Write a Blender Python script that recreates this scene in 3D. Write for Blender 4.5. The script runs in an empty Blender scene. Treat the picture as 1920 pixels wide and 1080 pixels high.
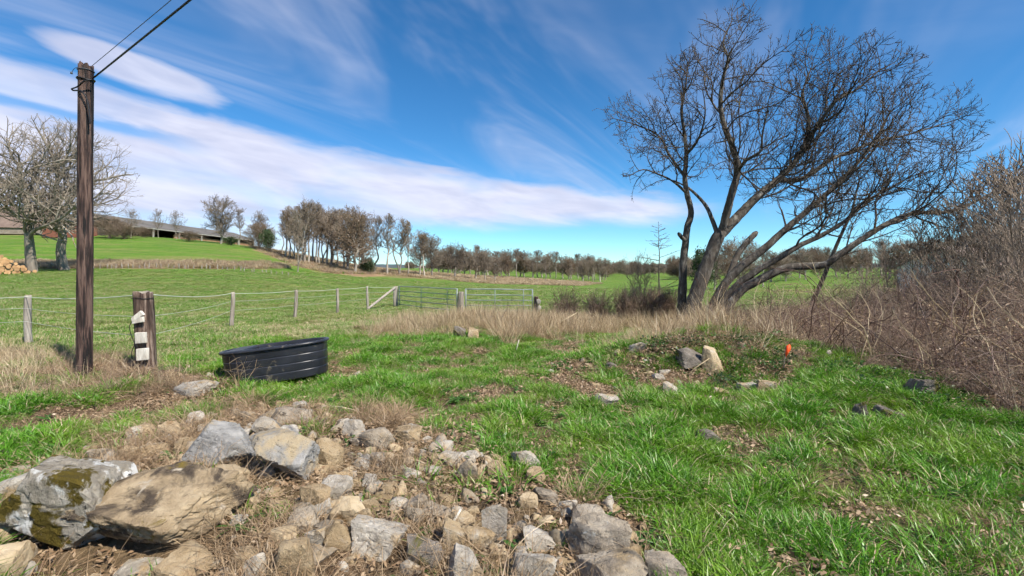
import bpy, math, random
import numpy as np
from mathutils import Vector, Matrix

# ------------------------------------------------------------------ camera, sky, sun, exposure
SC = bpy.context.scene
COL = SC.collection
F = 880.0            # focal length in photograph pixels (1920 wide)
CX, HY = 960.0, 508.0  # image centre column and eye-level row
EYE = 1.65

cam_d = bpy.data.cameras.new('camera')
cam = bpy.data.objects.new('camera', cam_d)
COL.objects.link(cam)
cam_d.sensor_width = 36.0
cam_d.lens = 36.0 * F / 1920.0
cam_d.shift_y = -(540.0 - HY) / 1920.0
cam_d.clip_start = 0.05
cam_d.clip_end = 12000.0
cam.location = (0, 0, EYE)
cam.rotation_euler = (math.pi / 2, 0, 0)
SC.camera = cam

SUN_EL = math.radians(47)
SUN_DIR = Vector((0.75 * math.cos(SUN_EL), -0.66 * math.cos(SUN_EL), math.sin(SUN_EL))).normalized()
SKY_STRENGTH = 0.093
SUN_STRENGTH = 5.0
EXPOSURE = 0.68

sun_d = bpy.data.lights.new('sun', 'SUN')
sun_d.energy = SUN_STRENGTH
sun_d.angle = math.radians(0.53)
sun_d.color = (1.0, 0.93, 0.82)
sun = bpy.data.objects.new('sun', sun_d)
COL.objects.link(sun)
sun.location = (10, -10, 20)
sun.rotation_euler = SUN_DIR.to_track_quat('Z', 'Y').to_euler()

vs = SC.view_settings
vs.view_transform = 'Standard'
vs.look = 'None'
vs.exposure = EXPOSURE
vs.gamma = 1.0
vs.use_curve_mapping = False
SC.render.engine = 'CYCLES'
cy = SC.cycles
cy.max_bounces = 4
cy.diffuse_bounces = 2
cy.glossy_bounces = 2
cy.transmission_bounces = 3
cy.transparent_max_bounces = 6
cy.use_denoising = True
cy.use_adaptive_sampling = True
cy.adaptive_threshold = 0.03
cy.adaptive_min_samples = 12
cy.caustics_reflective = False
cy.caustics_refractive = False


class NT:
    """small helper for node trees"""
    def __init__(self, tree):
        self.t = tree

    def n(self, typ, ins=None, **props):
        nd = self.t.nodes.new(typ)
        for k, v in props.items():
            setattr(nd, k, v)
        for k, v in (ins or {}).items():
            s = nd.inputs[k]
            if isinstance(v, bpy.types.NodeSocket):
                self.t.links.new(v, s)
            else:
                s.default_value = v
        return nd

    def m(self, op, a, b=None, c=None, clamp=False):
        nd = self.t.nodes.new('ShaderNodeMath')
        nd.operation = op
        nd.use_clamp = clamp
        for i, v in enumerate((a, b, c)):
            if v is None:
                continue
            if isinstance(v, bpy.types.NodeSocket):
                self.t.links.new(v, nd.inputs[i])
            else:
                nd.inputs[i].default_value = v
        return nd.outputs[0]

    def step(self, v, a, b, lo=0.0, hi=1.0):
        nd = self.n('ShaderNodeMapRange', {'Value': v, 'From Min': a, 'From Max': b, 'To Min': lo, 'To Max': hi})
        nd.interpolation_type = 'SMOOTHSTEP'
        return nd.outputs[0]

    def noise(self, vec, scale, detail=4.0, rough=0.55, dist=0.0, out=0):
        nd = self.n('ShaderNodeTexNoise', {'Scale': scale, 'Detail': detail, 'Roughness': rough, 'Distortion': dist})
        if vec is not None:
            self.t.links.new(vec, nd.inputs['Vector'])
        return nd.outputs[out]

    def mix(self, f, a, b):
        nd = self.t.nodes.new('ShaderNodeMix')
        nd.data_type = 'RGBA'
        for s, v in ((nd.inputs[0], f), (nd.inputs[6], a), (nd.inputs[7], b)):
            if isinstance(v, bpy.types.NodeSocket):
                self.t.links.new(v, s)
            elif isinstance(v, (tuple, list)):
                s.default_value = tuple(v) + ((1.0,) if len(v) == 3 else ())
            else:
                s.default_value = v
        return nd.outputs[2]

    def ramp(self, f, stops):
        nd = self.t.nodes.new('ShaderNodeValToRGB')
        e = nd.color_ramp.elements
        while len(e) < len(stops):
            e.new(0.5)
        for el, (p, c) in zip(e, stops):
            el.position = p
            el.color = tuple(c) + (1.0,)
        self.t.links.new(f, nd.inputs[0])
        return nd.outputs[0]


def build_world():
    w = bpy.data.worlds.new('World')
    SC.world = w
    w.use_nodes = True
    t = w.node_tree
    t.nodes.clear()
    g = NT(t)
    sky = g.n('ShaderNodeTexSky')
    sky.sky_type = 'NISHITA'
    sky.sun_disc = False
    sky.sun_elevation = SUN_EL
    sky.sun_rotation = math.atan2(SUN_DIR.x, SUN_DIR.y)
    sky.altitude = 400
    sky.air_density = 0.8
    sky.dust_density = 0.0
    sky.ozone_density = 3.0
    hs = g.n('ShaderNodeHueSaturation', {'Hue': 0.497, 'Saturation': 1.22, 'Value': 1.12, 'Color': sky.outputs[0]})
    tint = g.n('ShaderNodeVectorMath', {0: hs.outputs[0], 1: (.70, .97, 1.04)}, operation='MULTIPLY')
    tc = g.n('ShaderNodeTexCoord')
    sep = g.n('ShaderNodeSeparateXYZ', {0: tc.outputs['Generated']})
    x, y, z = sep.outputs
    az = g.m('MULTIPLY', g.m('ARCTAN2', x, y), 57.29578)
    hor = g.m('SQRT', g.m('ADD', g.m('MULTIPLY', x, x), g.m('MULTIPLY', y, y)))
    el = g.m('MULTIPLY', g.m('ARCTAN2', z, hor), 57.29578)
    # streaks run along the long bank: coordinate across / along it
    across = g.m('ADD', el, g.m('MULTIPLY', az, 0.135))
    vec = g.n('ShaderNodeCombineXYZ', {0: g.m('MULTIPLY', az, 0.055), 1: g.m('MULTIPLY', across, 0.26), 2: 0.0}).outputs[0]
    n1 = g.noise(vec, 1.6, 4.0, 0.55, 0.3)
    n1c = g.m('SUBTRACT', n1, 0.5)
    vec2 = g.n('ShaderNodeCombineXYZ', {0: g.m('MULTIPLY', az, 0.06), 1: g.m('MULTIPLY', across, 0.16), 2: 3.7}).outputs[0]
    n2 = g.noise(vec2, 1.1, 3.0, 0.6, 0.8)
    n2c = g.m('SUBTRACT', n2, 0.5)
    # long bank of cloud: wedge that thins out to the right
    up = g.m('ADD', across, g.m('MULTIPLY', n1c, 4.2))
    upper = g.step(up, 11.6, 9.9)
    low = g.m('ADD', el, g.m('MULTIPLY', n1c, 2.6))
    lower = g.step(low, g.m('ADD', 4.3, g.m('MULTIPLY', az, 0.035)), g.m('ADD', 7.0, g.m('MULTIPLY', az, 0.02)))
    left_low = g.m('MAXIMUM', lower, g.m('MULTIPLY', g.step(az, -6.0, -24.0), 0.72))
    end = g.step(g.m('ADD', az, g.m('MULTIPLY', n2c, 14.0)), 26.0, 17.0)
    bank = g.m('MULTIPLY', g.m('MULTIPLY', upper, left_low), end)
    tex = g.step(n2, 0.22, 0.62, 0.62, 1.0)
    bank = g.m('MULTIPLY', bank, tex)
    # blue slit through the bank at far left
    slit = g.step(g.m('ABSOLUTE', g.m('ADD', g.m('SUBTRACT', across, 7.7), g.m('MULTIPLY', n1c, 3.0))), 1.0, 0.1)
    slit = g.m('MULTIPLY', slit, g.step(az, -31.0, -40.0))
    bank = g.m('MULTIPLY', bank, g.m('SUBTRACT', 1.0, g.m('MULTIPLY', slit, 0.75)))
    # lens cloud high on the left
    da = g.m('DIVIDE', g.m('ADD', az, 38.0), 7.2)
    de = g.m('DIVIDE', g.m('ADD', g.m('SUBTRACT', el, 18.4), g.m('MULTIPLY', g.m('ADD', az, 38.0), 0.16)), 1.75)
    rr = g.m('ADD', g.m('MULTIPLY', da, da), g.m('MULTIPLY', de, de))
    rr = g.m('ADD', rr, g.m('MULTIPLY', n1c, 2.2))
    lens = g.m('MULTIPLY', g.step(rr, 1.25, 0.25), 0.86)
    # thin high cirrus everywhere
    zz = g.m('ADD', z, 0.12)
    px = g.m('DIVIDE', x, zz)
    py = g.m('DIVIDE', y, zz)
    cu = g.m('ADD', g.m('MULTIPLY', px, 0.30), g.m('MULTIPLY', py, 0.75))
    cv = g.m('SUBTRACT', g.m('MULTIPLY', px, 1.7), g.m('MULTIPLY', py, 0.85))
    vec3 = g.n('ShaderNodeCombineXYZ', {0: g.m('MULTIPLY', cu, 0.45), 1: g.m('MULTIPLY', cv, 0.55), 2: 1.3}).outputs[0]
    c1 = g.noise(vec3, 1.35, 4.0, 0.62, 1.1)
    cir = g.m('MULTIPLY', g.step(c1, 0.38, 0.84), 0.50)
    vec4 = g.n('ShaderNodeCombineXYZ', {0: g.m('MULTIPLY', px, 0.35), 1: g.m('MULTIPLY', py, 0.22), 2: 7.0}).outputs[0]
    c2 = g.step(g.noise(vec4, 1.0, 1.0, 0.5), 0.28, 0.58)
    cir = g.m('MULTIPLY', cir, c2)
    cir = g.m('MULTIPLY', cir, g.step(el, 3.0, 9.0))
    cloud = g.m('MAXIMUM', g.m('MAXIMUM', bank, lens), cir, clamp=True)
    cloud = g.m('MULTIPLY', cloud, g.step(el, 0.0, 2.5))
    shade = g.step(n1, 0.28, 0.72)
    ccol = g.mix(shade, (4.5, 4.7, 6.0), (6.3, 6.35, 7.4))
    colr = g.mix(g.m('MULTIPLY', cloud, 0.93), tint.outputs[0], ccol)
    bg = g.n('ShaderNodeBackground', {'Color': colr, 'Strength': SKY_STRENGTH})
    out = g.n('ShaderNodeOutputWorld', {'Surface': bg.outputs[0]})


build_world()

# ------------------------------------------------------------------ numpy helpers
RS = np.random.RandomState


def _hash(ix, iy, s):
    n = (ix.astype(np.int64) * 374761393 + iy.astype(np.int64) * 668265263 + s * 1442695041) & 0x7fffffff
    n = ((n ^ (n >> 13)) * 1274126177) & 0x7fffffff
    n = (n ^ (n >> 16)) & 0xffff
    return n / 65535.0


def vnoise(x, y, s=0):
    x = np.asarray(x, float); y = np.asarray(y, float)
    ix = np.floor(x); iy = np.floor(y)
    fx = x - ix; fy = y - iy
    fx = fx * fx * (3 - 2 * fx); fy = fy * fy * (3 - 2 * fy)
    a = _hash(ix, iy, s); b = _hash(ix + 1, iy, s); c = _hash(ix, iy + 1, s); d = _hash(ix + 1, iy + 1, s)
    return (a * (1 - fx) + b * fx) * (1 - fy) + (c * (1 - fx) + d * fx) * fy


def fbm(x, y, o=4, s=0):
    r = 0; a = 0.5; t = 0
    for i in range(o):
        r = r + a * vnoise(x, y, s + i * 17); t += a
        x = np.asarray(x) * 2.03 + 5.1; y = np.asarray(y) * 2.03 + 3.7; a *= 0.5
    return r / t


def in_poly(px, py, poly):
    r = np.zeros(np.shape(px), bool)
    n = len(poly)
    for i in range(n):
        x1, y1 = poly[i]; x2, y2 = poly[(i + 1) % n]
        c = ((y1 > py) != (y2 > py))
        xi = (x2 - x1) * (py - y1) / ((y2 - y1) if y2 != y1 else 1e-9) + x1
        r ^= c & (px < xi)
    return r


def sstep(v, a, b):
    t = np.clip((v - a) / (b - a), 0, 1)
    return t * t * (3 - 2 * t)


# ------------------------------------------------------------------ terrain heights (measured along sight lines of the photograph)
DEP = [0.1, 2.5, 5, 8, 11, 15, 20, 25, 32, 42, 52, 65, 85, 110, 140, 180, 250, 400, 800, 2000, 5000]
TAB = {
    -1500: [0, 0, 0, 0, 0, 0, .02, .1, .4, 1.1, 1.9, 3.2, 6.4, 10.5, 11.5, 12, 12, 12, 12, 14, 14],
    0:     [0, 0, 0, 0, 0, 0, .02, .1, .35, .95, 1.7, 3.0, 6.4, 10.6, 11.6, 12, 12, 12, 12, 14, 14],
    200:   [0, 0, 0, 0, 0, -.02, .0, .08, .32, .9, 1.65, 2.9, 6.2, 10.4, 11.4, 12, 12, 12, 12, 14, 14],
    330:   [0, 0, 0, 0, 0, -.06, -.05, .03, .25, .8, 1.55, 2.8, 5.8, 9.5, 10.4, 11, 11, 11, 12, 14, 14],
    440:   [0, 0, 0, 0, 0, -.1, -.1, -.05, .15, .65, 1.45, 2.5, 5.2, 8.0, 8.7, 9, 9, 9, 10, 14, 14],
    500:   [0, 0, 0, 0, 0, -.12, -.16, -.12, .06, .48, 1.15, 1.9, 4.6, 7.0, 7.4, 8, 8, 8, 9, 14, 14],
    560:   [0, 0, 0, 0, 0, -.13, -.2, -.2, -.05, .3, .8, 1.3, 3.3, 5.6, 6.0, 6, 6, 6, 8, 14, 14],
    700:   [0, 0, 0, 0, 0, -.15, -.23, -.27, -.3, -.2, 0, .35, .85, 2.4, 2.8, 2.8, 3, 3, 5, 14, 14],
    900:   [0, 0, 0, 0, 0, -.15, -.25, -.33, -.36, -.4, -.45, -.5, -.6, -.65, -.6, -.3, .3, 1, 3, 14, 14],
    1100:  [0, 0, 0, 0, 0, -.15, -.3, -.4, -.5, -.6, -.7, -.85, -1.1, -1.3, -1.5, -1.8, -2, -2, 0, 10, 14],
    1300:  [0, 0, 0, 0, 0, -.1, -.3, -.4, -.5, -.65, -.8, -1.0, -1.4, -1.8, -2.2, -2.5, -2.5, -2, 0, 10, 14],
    1500:  [0, 0, 0, 0, 0, -.1, -.3, -.45, -.55, -.6, -.6, -.7, -.6, -.1, .4, 1.0, 2, 3, 5, 12, 14],
    1800:  [0, 0, 0, 0, 0, 0, -.1, -.2, -.3, -.4, -.4, -.3, -.1, .5, 1.5, 3.0, 5, 6, 8, 14, 14],
    3500:  [0, 0, 0, 0, 0, 0, 0, 0, 0, 0, 0, 0, .2, .8, 1.8, 3.2, 5, 6, 8, 14, 14],
}
_lg = np.log(DEP)
_LG = np.linspace(_lg[0], _lg[-1], 260)
_CP = np.linspace(-1500, 3500, 251)
_cols = np.array(sorted(TAB))
_tab = np.array([np.interp(_LG, _lg, TAB[c]) for c in _cols])
_T = np.array([np.interp(_CP, _cols, _tab[:, j]) for j in range(len(_LG))]).T
for _ in range(3):
    k = np.array([.25, .5, .25])
    _T = np.apply_along_axis(lambda v: np.convolve(np.pad(v, 1, 'edge'), k, 'valid'), 0, _T)
    _T = np.apply_along_axis(lambda v: np.convolve(np.pad(v, 1, 'edge'), k, 'valid'), 1, _T)

MOUNDS = [  # x, y, rx, ry, height
    (3.5, 8.3, 1.7, 1.0, .58), (5.6, 7.2, 1.6, 1.6, .22), (-2.1, 3.0, 1.4, .7, .07), (-2.05, 2.45, .55, .28, -.16), (-.9, 3.3, 1.3, .8, .06),
    (2.0, 14.5, 4.5, 2.2, .12), (-6.3, 7.3, 1.6, .9, .06), (7.2, 5.0, 1.6, 3.5, .28),
]


def H(x, y):
    x = np.asarray(x, float); y = np.asarray(y, float)
    yy = np.maximum(y, 4.0)
    c = np.clip((CX + F * x / yy + 1500) / 5000 * 250, 0, 249.999)
    l = np.clip((np.log(np.maximum(y, 0.11)) - _LG[0]) / (_LG[-1] - _LG[0]) * 259, 0, 258.999)
    ci = c.astype(int); li = l.astype(int); cf = c - ci; lf = l - li
    z = (_T[ci, li] * (1 - lf) + _T[ci, li + 1] * lf) * (1 - cf) + (_T[ci + 1, li] * (1 - lf) + _T[ci + 1, li + 1] * lf) * cf
    for mx, my, rx, ry, h in MOUNDS:
        z = z + h * np.exp(-((x - mx) / rx) ** 2 - ((y - my) / ry) ** 2)
    d = np.sqrt(x * x + y * y)
    near = 1 - sstep(d, 14, 40)
    z = z + (fbm(x * .9, y * .9, 3, 4) - .5) * (.10 * near + .05) + (fbm(x * 3.1, y * 3.1, 3, 9) - .5) * .07 * near
    z = z + (fbm(x * .07, y * .07, 3, 12) - .5) * .5 * sstep(d, 30, 90)
    return z


def proj(x, y, z):
    yy = np.maximum(y, .05)
    return CX + F * x / yy, HY + F * (EYE - z) / yy


def at(px, py, d):
    return Vector(((px - CX) / F * d, d, EYE - (py - HY) / F * d))


_DS = np.geomspace(1.5, 500, 1600)


def gpt(px, py):
    """point of the ground seen at a pixel of the photograph"""
    t = (px - CX) / F
    z = H(t * _DS, _DS)
    yy = HY + F * (EYE - z) / _DS
    i = int(np.argmax(yy <= py))
    if i == 0:
        i = 1
    a, b = yy[i - 1], yy[i]
    f = 0 if a == b else min(max((a - py) / (a - b), 0), 1)
    d = _DS[i - 1] * (1 - f) + _DS[i] * f
    return Vector((t * d, d, float(H(t * d, d))))


# ------------------------------------------------------------------ object helpers
def tag(o, label=None, cat=None, group=None, kind=None):
    if label: o['label'] = label
    if cat: o['category'] = cat
    if group: o['group'] = group
    if kind: o['kind'] = kind
    return o


def empty(name, loc=(0, 0, 0), rz=0.0):
    o = bpy.data.objects.new(name, None)
    o.empty_display_size = .2
    COL.objects.link(o)
    o.location = loc
    o.rotation_euler = (0, 0, rz)
    return o


def mesh_np(name, V, Fc, mats=(), smooth=False, mi=None):
    """V (n,3); Fc list of arrays of shape (m,k) (all same k per array)"""
    me = bpy.data.meshes.new(name)
    V = np.asarray(V, np.float32).reshape(-1, 3)
    if not isinstance(Fc, list):
        Fc = [np.asarray(Fc)]
    Fc = [np.asarray(f, np.int32) for f in Fc if len(f)]
    me.vertices.add(len(V))
    me.vertices.foreach_set('co', V.ravel())
    nl = sum(f.size for f in Fc); npoly = sum(len(f) for f in Fc)
    me.loops.add(nl); me.polygons.add(npoly)
    me.loops.foreach_set('vertex_index', np.concatenate([f.ravel() for f in Fc]))
    tot = np.concatenate([np.full(len(f), f.shape[1], np.int32) for f in Fc])
    st = np.concatenate([[0], np.cumsum(tot)[:-1]]).astype(np.int32)
    me.polygons.foreach_set('loop_start', st)
    try:
        me.polygons.foreach_set('loop_total', tot)
    except Exception:
        pass
    if smooth:
        me.polygons.foreach_set('use_smooth', np.ones(npoly, bool))
    for m in mats:
        me.materials.append(m)
    if mi is not None:
        me.polygons.foreach_set('material_index', np.asarray(mi, np.int32))
    me.update(calc_edges=True)
    return me


def obj(name, me, parent=None, loc=None, rot=None, scl=None):
    o = bpy.data.objects.new(name, me)
    COL.objects.link(o)
    if parent is not None:
        o.parent = parent
    if loc is not None: o.location = loc
    if rot is not None: o.rotation_euler = rot
    if scl is not None: o.scale = scl
    return o


class MB:
    """collects simple shapes into one mesh"""
    def __init__(self):
        self.v = []; self.f = []; self.n = 0; self.mi = []

    def add(self, V, faces, mi=0):
        V = np.asarray(V, float)
        self.v.append(V)
        for f in faces:
            self.f.append([i + self.n for i in f]); self.mi.append(mi)
        self.n += len(V)

    def box(self, c, s, M=None, mi=0, jit=0, seed=0):
        h = np.array(s) / 2
        V = np.array([[a, b, d] for a in (-1, 1) for b in (-1, 1) for d in (-1, 1)]) * h
        if jit:
            V = V + RS(seed).uniform(-jit, jit, V.shape)
        if M is not None:
            V = V @ np.array(M.to_3x3()).T
        V = V + np.array(c)
        self.add(V, [(0, 1, 3, 2), (4, 6, 7, 5), (0, 4, 5, 1), (2, 3, 7, 6), (0, 2, 6, 4), (1, 5, 7, 3)], mi)

    def tube(self, pts, r, n=8, cap=True, mi=0, mi_cap=None, squash=1.0):
        pts = np.asarray(pts, float)
        m = len(pts)
        r = np.broadcast_to(np.asarray(r, float), (m,)) if np.ndim(r) else np.full(m, r)
        T = np.gradient(pts, axis=0)
        T /= np.linalg.norm(T, axis=1)[:, None] + 1e-12
        ref = np.array([0, 0, 1.]) if abs(T[0][2]) < .9 else np.array([1., 0, 0])
        u = np.cross(T[0], ref); u /= np.linalg.norm(u)
        V = []
        for i in range(m):
            u = u - T[i] * np.dot(u, T[i]); u /= np.linalg.norm(u) + 1e-12
            w = np.cross(T[i], u)
            a = np.arange(n) * 2 * math.pi / n
            V.append(pts[i] + r[i] * (np.cos(a)[:, None] * u + squash * np.sin(a)[:, None] * w))
        V = np.concatenate(V)
        fs = []
        for i in range(m - 1):
            for j in range(n):
                k = (j + 1) % n
                fs.append((i * n + j, i * n + k, (i + 1) * n + k, (i + 1) * n + j))
        self.add(V, fs, mi)
        if cap:
            mc = mi if mi_cap is None else mi_cap
            b = self.n - len(V)
            self.f.append([b + j for j in range(n - 1, -1, -1)]); self.mi.append(mc)
            self.f.append([b + (m - 1) * n + j for j in range(n)]); self.mi.append(mc)

    def mesh(self, name, mats, smooth=False):
        me = bpy.data.meshes.new(name)
        me.from_pydata(np.concatenate(self.v).tolist(), [], self.f)
        for m in mats:
            me.materials.append(m)
        me.polygons.foreach_set('material_index', np.array(self.mi, np.int32))
        if smooth:
            me.polygons.foreach_set('use_smooth', np.ones(len(self.f), bool))
        me.update()
        return me


# ------------------------------------------------------------------ materials
def mat(name, stops, scale=4.0, rough=.85, bump=.3, bscale=None, stretch=(1, 1, 1), detail=6.0, coord='Object',
        rnd=0.0, spec=.3, trans=0.0, over=None, dist=0.0, mid=None):
    m = bpy.data.materials.new(name)
    m.use_nodes = True
    t = m.node_tree
    t.nodes.clear()
    g = NT(t)
    if coord == 'Position':
        v = g.n('ShaderNodeNewGeometry').outputs['Position']
    else:
        v = g.n('ShaderNodeTexCoord').outputs[coord]
    mp = g.n('ShaderNodeMapping', {'Vector': v, 'Scale': stretch})
    oi = g.n('ShaderNodeObjectInfo')
    off = g.n('ShaderNodeVectorMath', {0: mp.outputs[0], 1: g.n('ShaderNodeCombineXYZ', {0: g.m('MULTIPLY', oi.outputs['Random'], 37.0)}).outputs[0]})
    vec = off.outputs[0]
    f = g.noise(vec, scale, detail, .6, dist)
    if mid:
        f = g.step(f, mid[0], mid[1])
    c = g.ramp(f, stops)
    if over:   # (colour, scale, lo, hi): second patchy colour with its own shape
        for (oc, os_, lo, hi) in over:
            mk = g.step(g.noise(vec, os_, 5.0, .65, .4), lo, hi)
            c = g.mix(mk, c, oc)
    if rnd:
        br = g.m('ADD', 1.0 - rnd, g.m('MULTIPLY', oi.outputs['Random'], 2 * rnd))
        hs = g.n('ShaderNodeHueSaturation', {'Value': br, 'Color': c})
        c = hs.outputs[0]
    if trans > 0:
        d = g.n('ShaderNodeBsdfDiffuse', {'Color': c})
        tr = g.n('ShaderNodeBsdfTranslucent', {'Color': c})
        gl = g.n('ShaderNodeBsdfGlossy', {'Color': (1, 1, 1, 1), 'Roughness': .45})
        mx = g.n('ShaderNodeMixShader', {0: trans, 1: d.outputs[0], 2: tr.outputs[0]})
        mx2 = g.n('ShaderNodeMixShader', {0: .035, 1: mx.outputs[0], 2: gl.outputs[0]})
        g.n('ShaderNodeOutputMaterial', {'Surface': mx2.outputs[0]})
        return m
    p = g.n('ShaderNodeBsdfPrincipled', {'Base Color': c, 'Roughness': rough, 'Specular IOR Level': spec})
    if bump:
        b = g.n('ShaderNodeBump', {'Strength': bump, 'Distance': .02,
                                   'Height': g.noise(vec, bscale or scale * 4, 8.0, .65)})
        t.links.new(b.outputs[0], p.inputs['Normal'])
    g.n('ShaderNodeOutputMaterial', {'Surface': p.outputs[0]})
    return m


def grass_mat(name, cols, patch=None, trans=.4, pscale=1.3):
    """blade colour: varies from tuft to tuft and in patches over the ground"""
    m = bpy.data.materials.new(name)
    m.use_nodes = True
    t = m.node_tree
    t.nodes.clear()
    g = NT(t)
    pos = g.n('ShaderNodeNewGeometry')
    oi = g.n('ShaderNodeObjectInfo')
    isl = pos.outputs['Random Per Island']
    f = g.m('ADD', g.m('MULTIPLY', oi.outputs['Random'], .45), g.m('MULTIPLY', isl, .55))
    c = g.ramp(f, [(i / (len(cols) - 1), cc) for i, cc in enumerate(cols)])
    if patch:
        mk = g.step(g.noise(pos.outputs['Position'], pscale, 4.0, .6), .42, .68)
        c = g.mix(g.m('MULTIPLY', mk, .8), c, patch)
    d = g.n('ShaderNodeBsdfDiffuse', {'Color': c})
    tr = g.n('ShaderNodeBsdfTranslucent', {'Color': c})
    gl = g.n('ShaderNodeBsdfGlossy', {'Color': (1, 1, 1, 1), 'Roughness': .4})
    mx = g.n('ShaderNodeMixShader', {0: trans, 1: d.outputs[0], 2: tr.outputs[0]})
    mx2 = g.n('ShaderNodeMixShader', {0: .03, 1: mx.outputs[0], 2: gl.outputs[0]})
    g.n('ShaderNodeOutputMaterial', {'Surface': mx2.outputs[0]})
    return m


def zone_ground_mat():
    m = bpy.data.materials.new('ground_cover')
    m.use_nodes = True
    t = m.node_tree
    t.nodes.clear()
    g = NT(t)
    pos = g.n('ShaderNodeNewGeometry').outputs['Position']
    at_ = g.n('ShaderNodeAttribute', attribute_name='zone')
    sep = g.n('ShaderNodeSeparateColor', {0: at_.outputs['Color']})
    green, dry, earth = sep.outputs[0], sep.outputs[1], sep.outputs[2]
    # fine turf variation; stretched copies read as mowing / drainage lines far away
    n1 = g.noise(pos, .35, 8.0, .62, .3)
    n2 = g.noise(pos, 6.0, 8.0, .7)
    n3 = g.noise(g.n('ShaderNodeMapping', {'Vector': pos, 'Scale': (.05, .35, .05)}).outputs[0], 1.0, 8.0, .65, .4)
    n4 = g.noise(pos, .045, 4.0, .55)
    turf = g.mix(g.step(n1, .35, .68), (.080, .178, .020), (.125, .218, .030))
    turf = g.mix(g.m('MULTIPLY', g.step(n3, .44, .64), .60), turf, (.235, .205, .085))
    turf = g.mix(g.m('MULTIPLY', g.step(n4, .46, .62), .35), turf, (.085, .172, .022))
    turf = g.mix(g.m('MULTIPLY', g.step(n2, .5, .78), .4), turf, (.040, .085, .014))
    straw = g.mix(g.step(n2, .3, .7), (.17, .125, .060), (.30, .23, .125))
    straw = g.mix(g.m('MULTIPLY', g.step(n1, .5, .7), .5), straw, (.115, .085, .045))
    n6 = g.noise(g.n('ShaderNodeMapping', {'Vector': pos, 'Scale': (.16, 1.1, .16)}).outputs[0], 1.0, 5.0, .7, .5)
    turf = g.mix(g.m('MULTIPLY', g.step(n6, .50, .66), .50), turf, (.040, .105, .014))
    turf = g.mix(g.m('MULTIPLY', g.step(n6, .47, .33), .40), turf, (.215, .20, .075))
    n5 = g.noise(pos, 1.4, 5.0, .7, .6)
    turf = g.mix(g.m('MULTIPLY', g.step(n5, .50, .70), .55), turf, (.045, .105, .014))
    turf = g.mix(g.m('MULTIPLY', g.step(n5, .46, .30), .45), turf, (.20, .20, .065))
    soil = g.mix(g.step(n2, .3, .7), (.062, .042, .027), (.155, .105, .065))
    bank = g.mix(g.step(g.noise(pos, .5, 7.0, .65), .35, .65), (.23, .145, .085), (.36, .25, .15))
    c = g.mix(g.step(g.m('ADD', green, g.m('MULTIPLY', g.m('SUBTRACT', n2, .5), .5)), .30, .70), soil, turf)
    c = g.mix(g.step(g.m('ADD', dry, g.m('MULTIPLY', g.m('SUBTRACT', n1, .5), .9)), .32, .72), c, straw)
    c = g.mix(g.step(g.m('ADD', earth, g.m('MULTIPLY', g.m('SUBTRACT', n1, .5), .6)), .35, .65), c, bank)
    p = g.n('ShaderNodeBsdfPrincipled', {'Base Color': c, 'Roughness': .95, 'Specular IOR Level': .1})
    b = g.n('ShaderNodeBump', {'Strength': .8, 'Distance': .12, 'Height': g.noise(pos, 4.0, 7.0, .75)})
    t.links.new(b.outputs[0], p.inputs['Normal'])
    g.n('ShaderNodeOutputMaterial', {'Surface': p.outputs[0]})
    return m


M = {}
M['ground'] = zone_ground_mat()
M['bark_main'] = mat('bark_main', [(.25, (.030, .024, .019)), (.5, (.080, .068, .056)), (.75, (.19, .172, .147))], 11, .92, 1.0, 30, (1, 1, .35), over=[((.26, .245, .215), 3.2, .57, .67), ((.20, .18, .07), 2.2, .64, .74)])
M['twig_main'] = mat('twig_main', [(.3, (.038, .029, .022)), (.7, (.10, .078, .058))], 2.0, .9, 0, over=[((.17, .15, .07), 1.4, .62, .75)])
M['bark_oak'] = mat('bark_oak', [(.25, (.11, .09, .07)), (.5, (.22, .19, .155)), (.75, (.36, .325, .28))], 1.5, .9, .5, 8, (1, 1, .3), over=[((.30, .22, .07), .7, .62, .72)])
M['twig_oak'] = mat('twig_oak', [(.3, (.16, .13, .10)), (.7, (.33, .28, .225))], .6, .9, 0, rnd=.1)
M['bark_far'] = mat('bark_far', [(.3, (.17, .145, .12)), (.7, (.42, .375, .32))], .5, .9, .3, 3, (1, 1, .3), rnd=.25)
M['twig_far'] = mat('twig_far', [(.3, (.15, .118, .09)), (.7, (.28, .23, .178))], .3, .9, 0, rnd=.2)
M['twig_warm'] = mat('twig_warm', [(.3, (.13, .095, .068)), (.7, (.24, .18, .13))], .4, .9, 0, rnd=.15)
M['leaf_brown'] = mat('leaf_brown', [(.3, (.15, .10, .068)), (.7, (.245, .175, .12))], .6, .9, 0, trans=.3, rnd=.1)
M['leaf_dark'] = mat('leaf_dark', [(.3, (.020, .042, .014)), (.7, (.055, .10, .030))], 1.5, .6, 0, trans=.2, rnd=.15)
M['sapling'] = mat('sapling', [(.3, (.10, .080, .063)), (.7, (.26, .215, .17))], 3, .9, 0, rnd=.15)
M['hedge_twig'] = mat('hedge_twig', [(.3, (.16, .105, .075)), (.7, (.33, .235, .17))], 3, .9, 0, rnd=.15)
M['thicket_stem'] = mat('thicket_stem', [(.3, (.15, .11, .083)), (.7, (.38, .305, .235))], 2, .9, 0, rnd=.2)
M['cane'] = grass_mat('bramble_cane', [(.13, .083, .062), (.27, .185, .135), (.42, .315, .235), (.19, .118, .088), (.56, .46, .36)], trans=.12)
M['blade'] = grass_mat('grass_blade', [(.040, .135, .009), (.075, .215, .013), (.140, .325, .026), (.095, .255, .015)], (.180, .305, .026), trans=.3)
M['blade_short'] = grass_mat('pasture_blade', [(.080, .205, .016), (.130, .290, .026), (.175, .335, .040)], (.25, .28, .065), pscale=.35)
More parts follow.
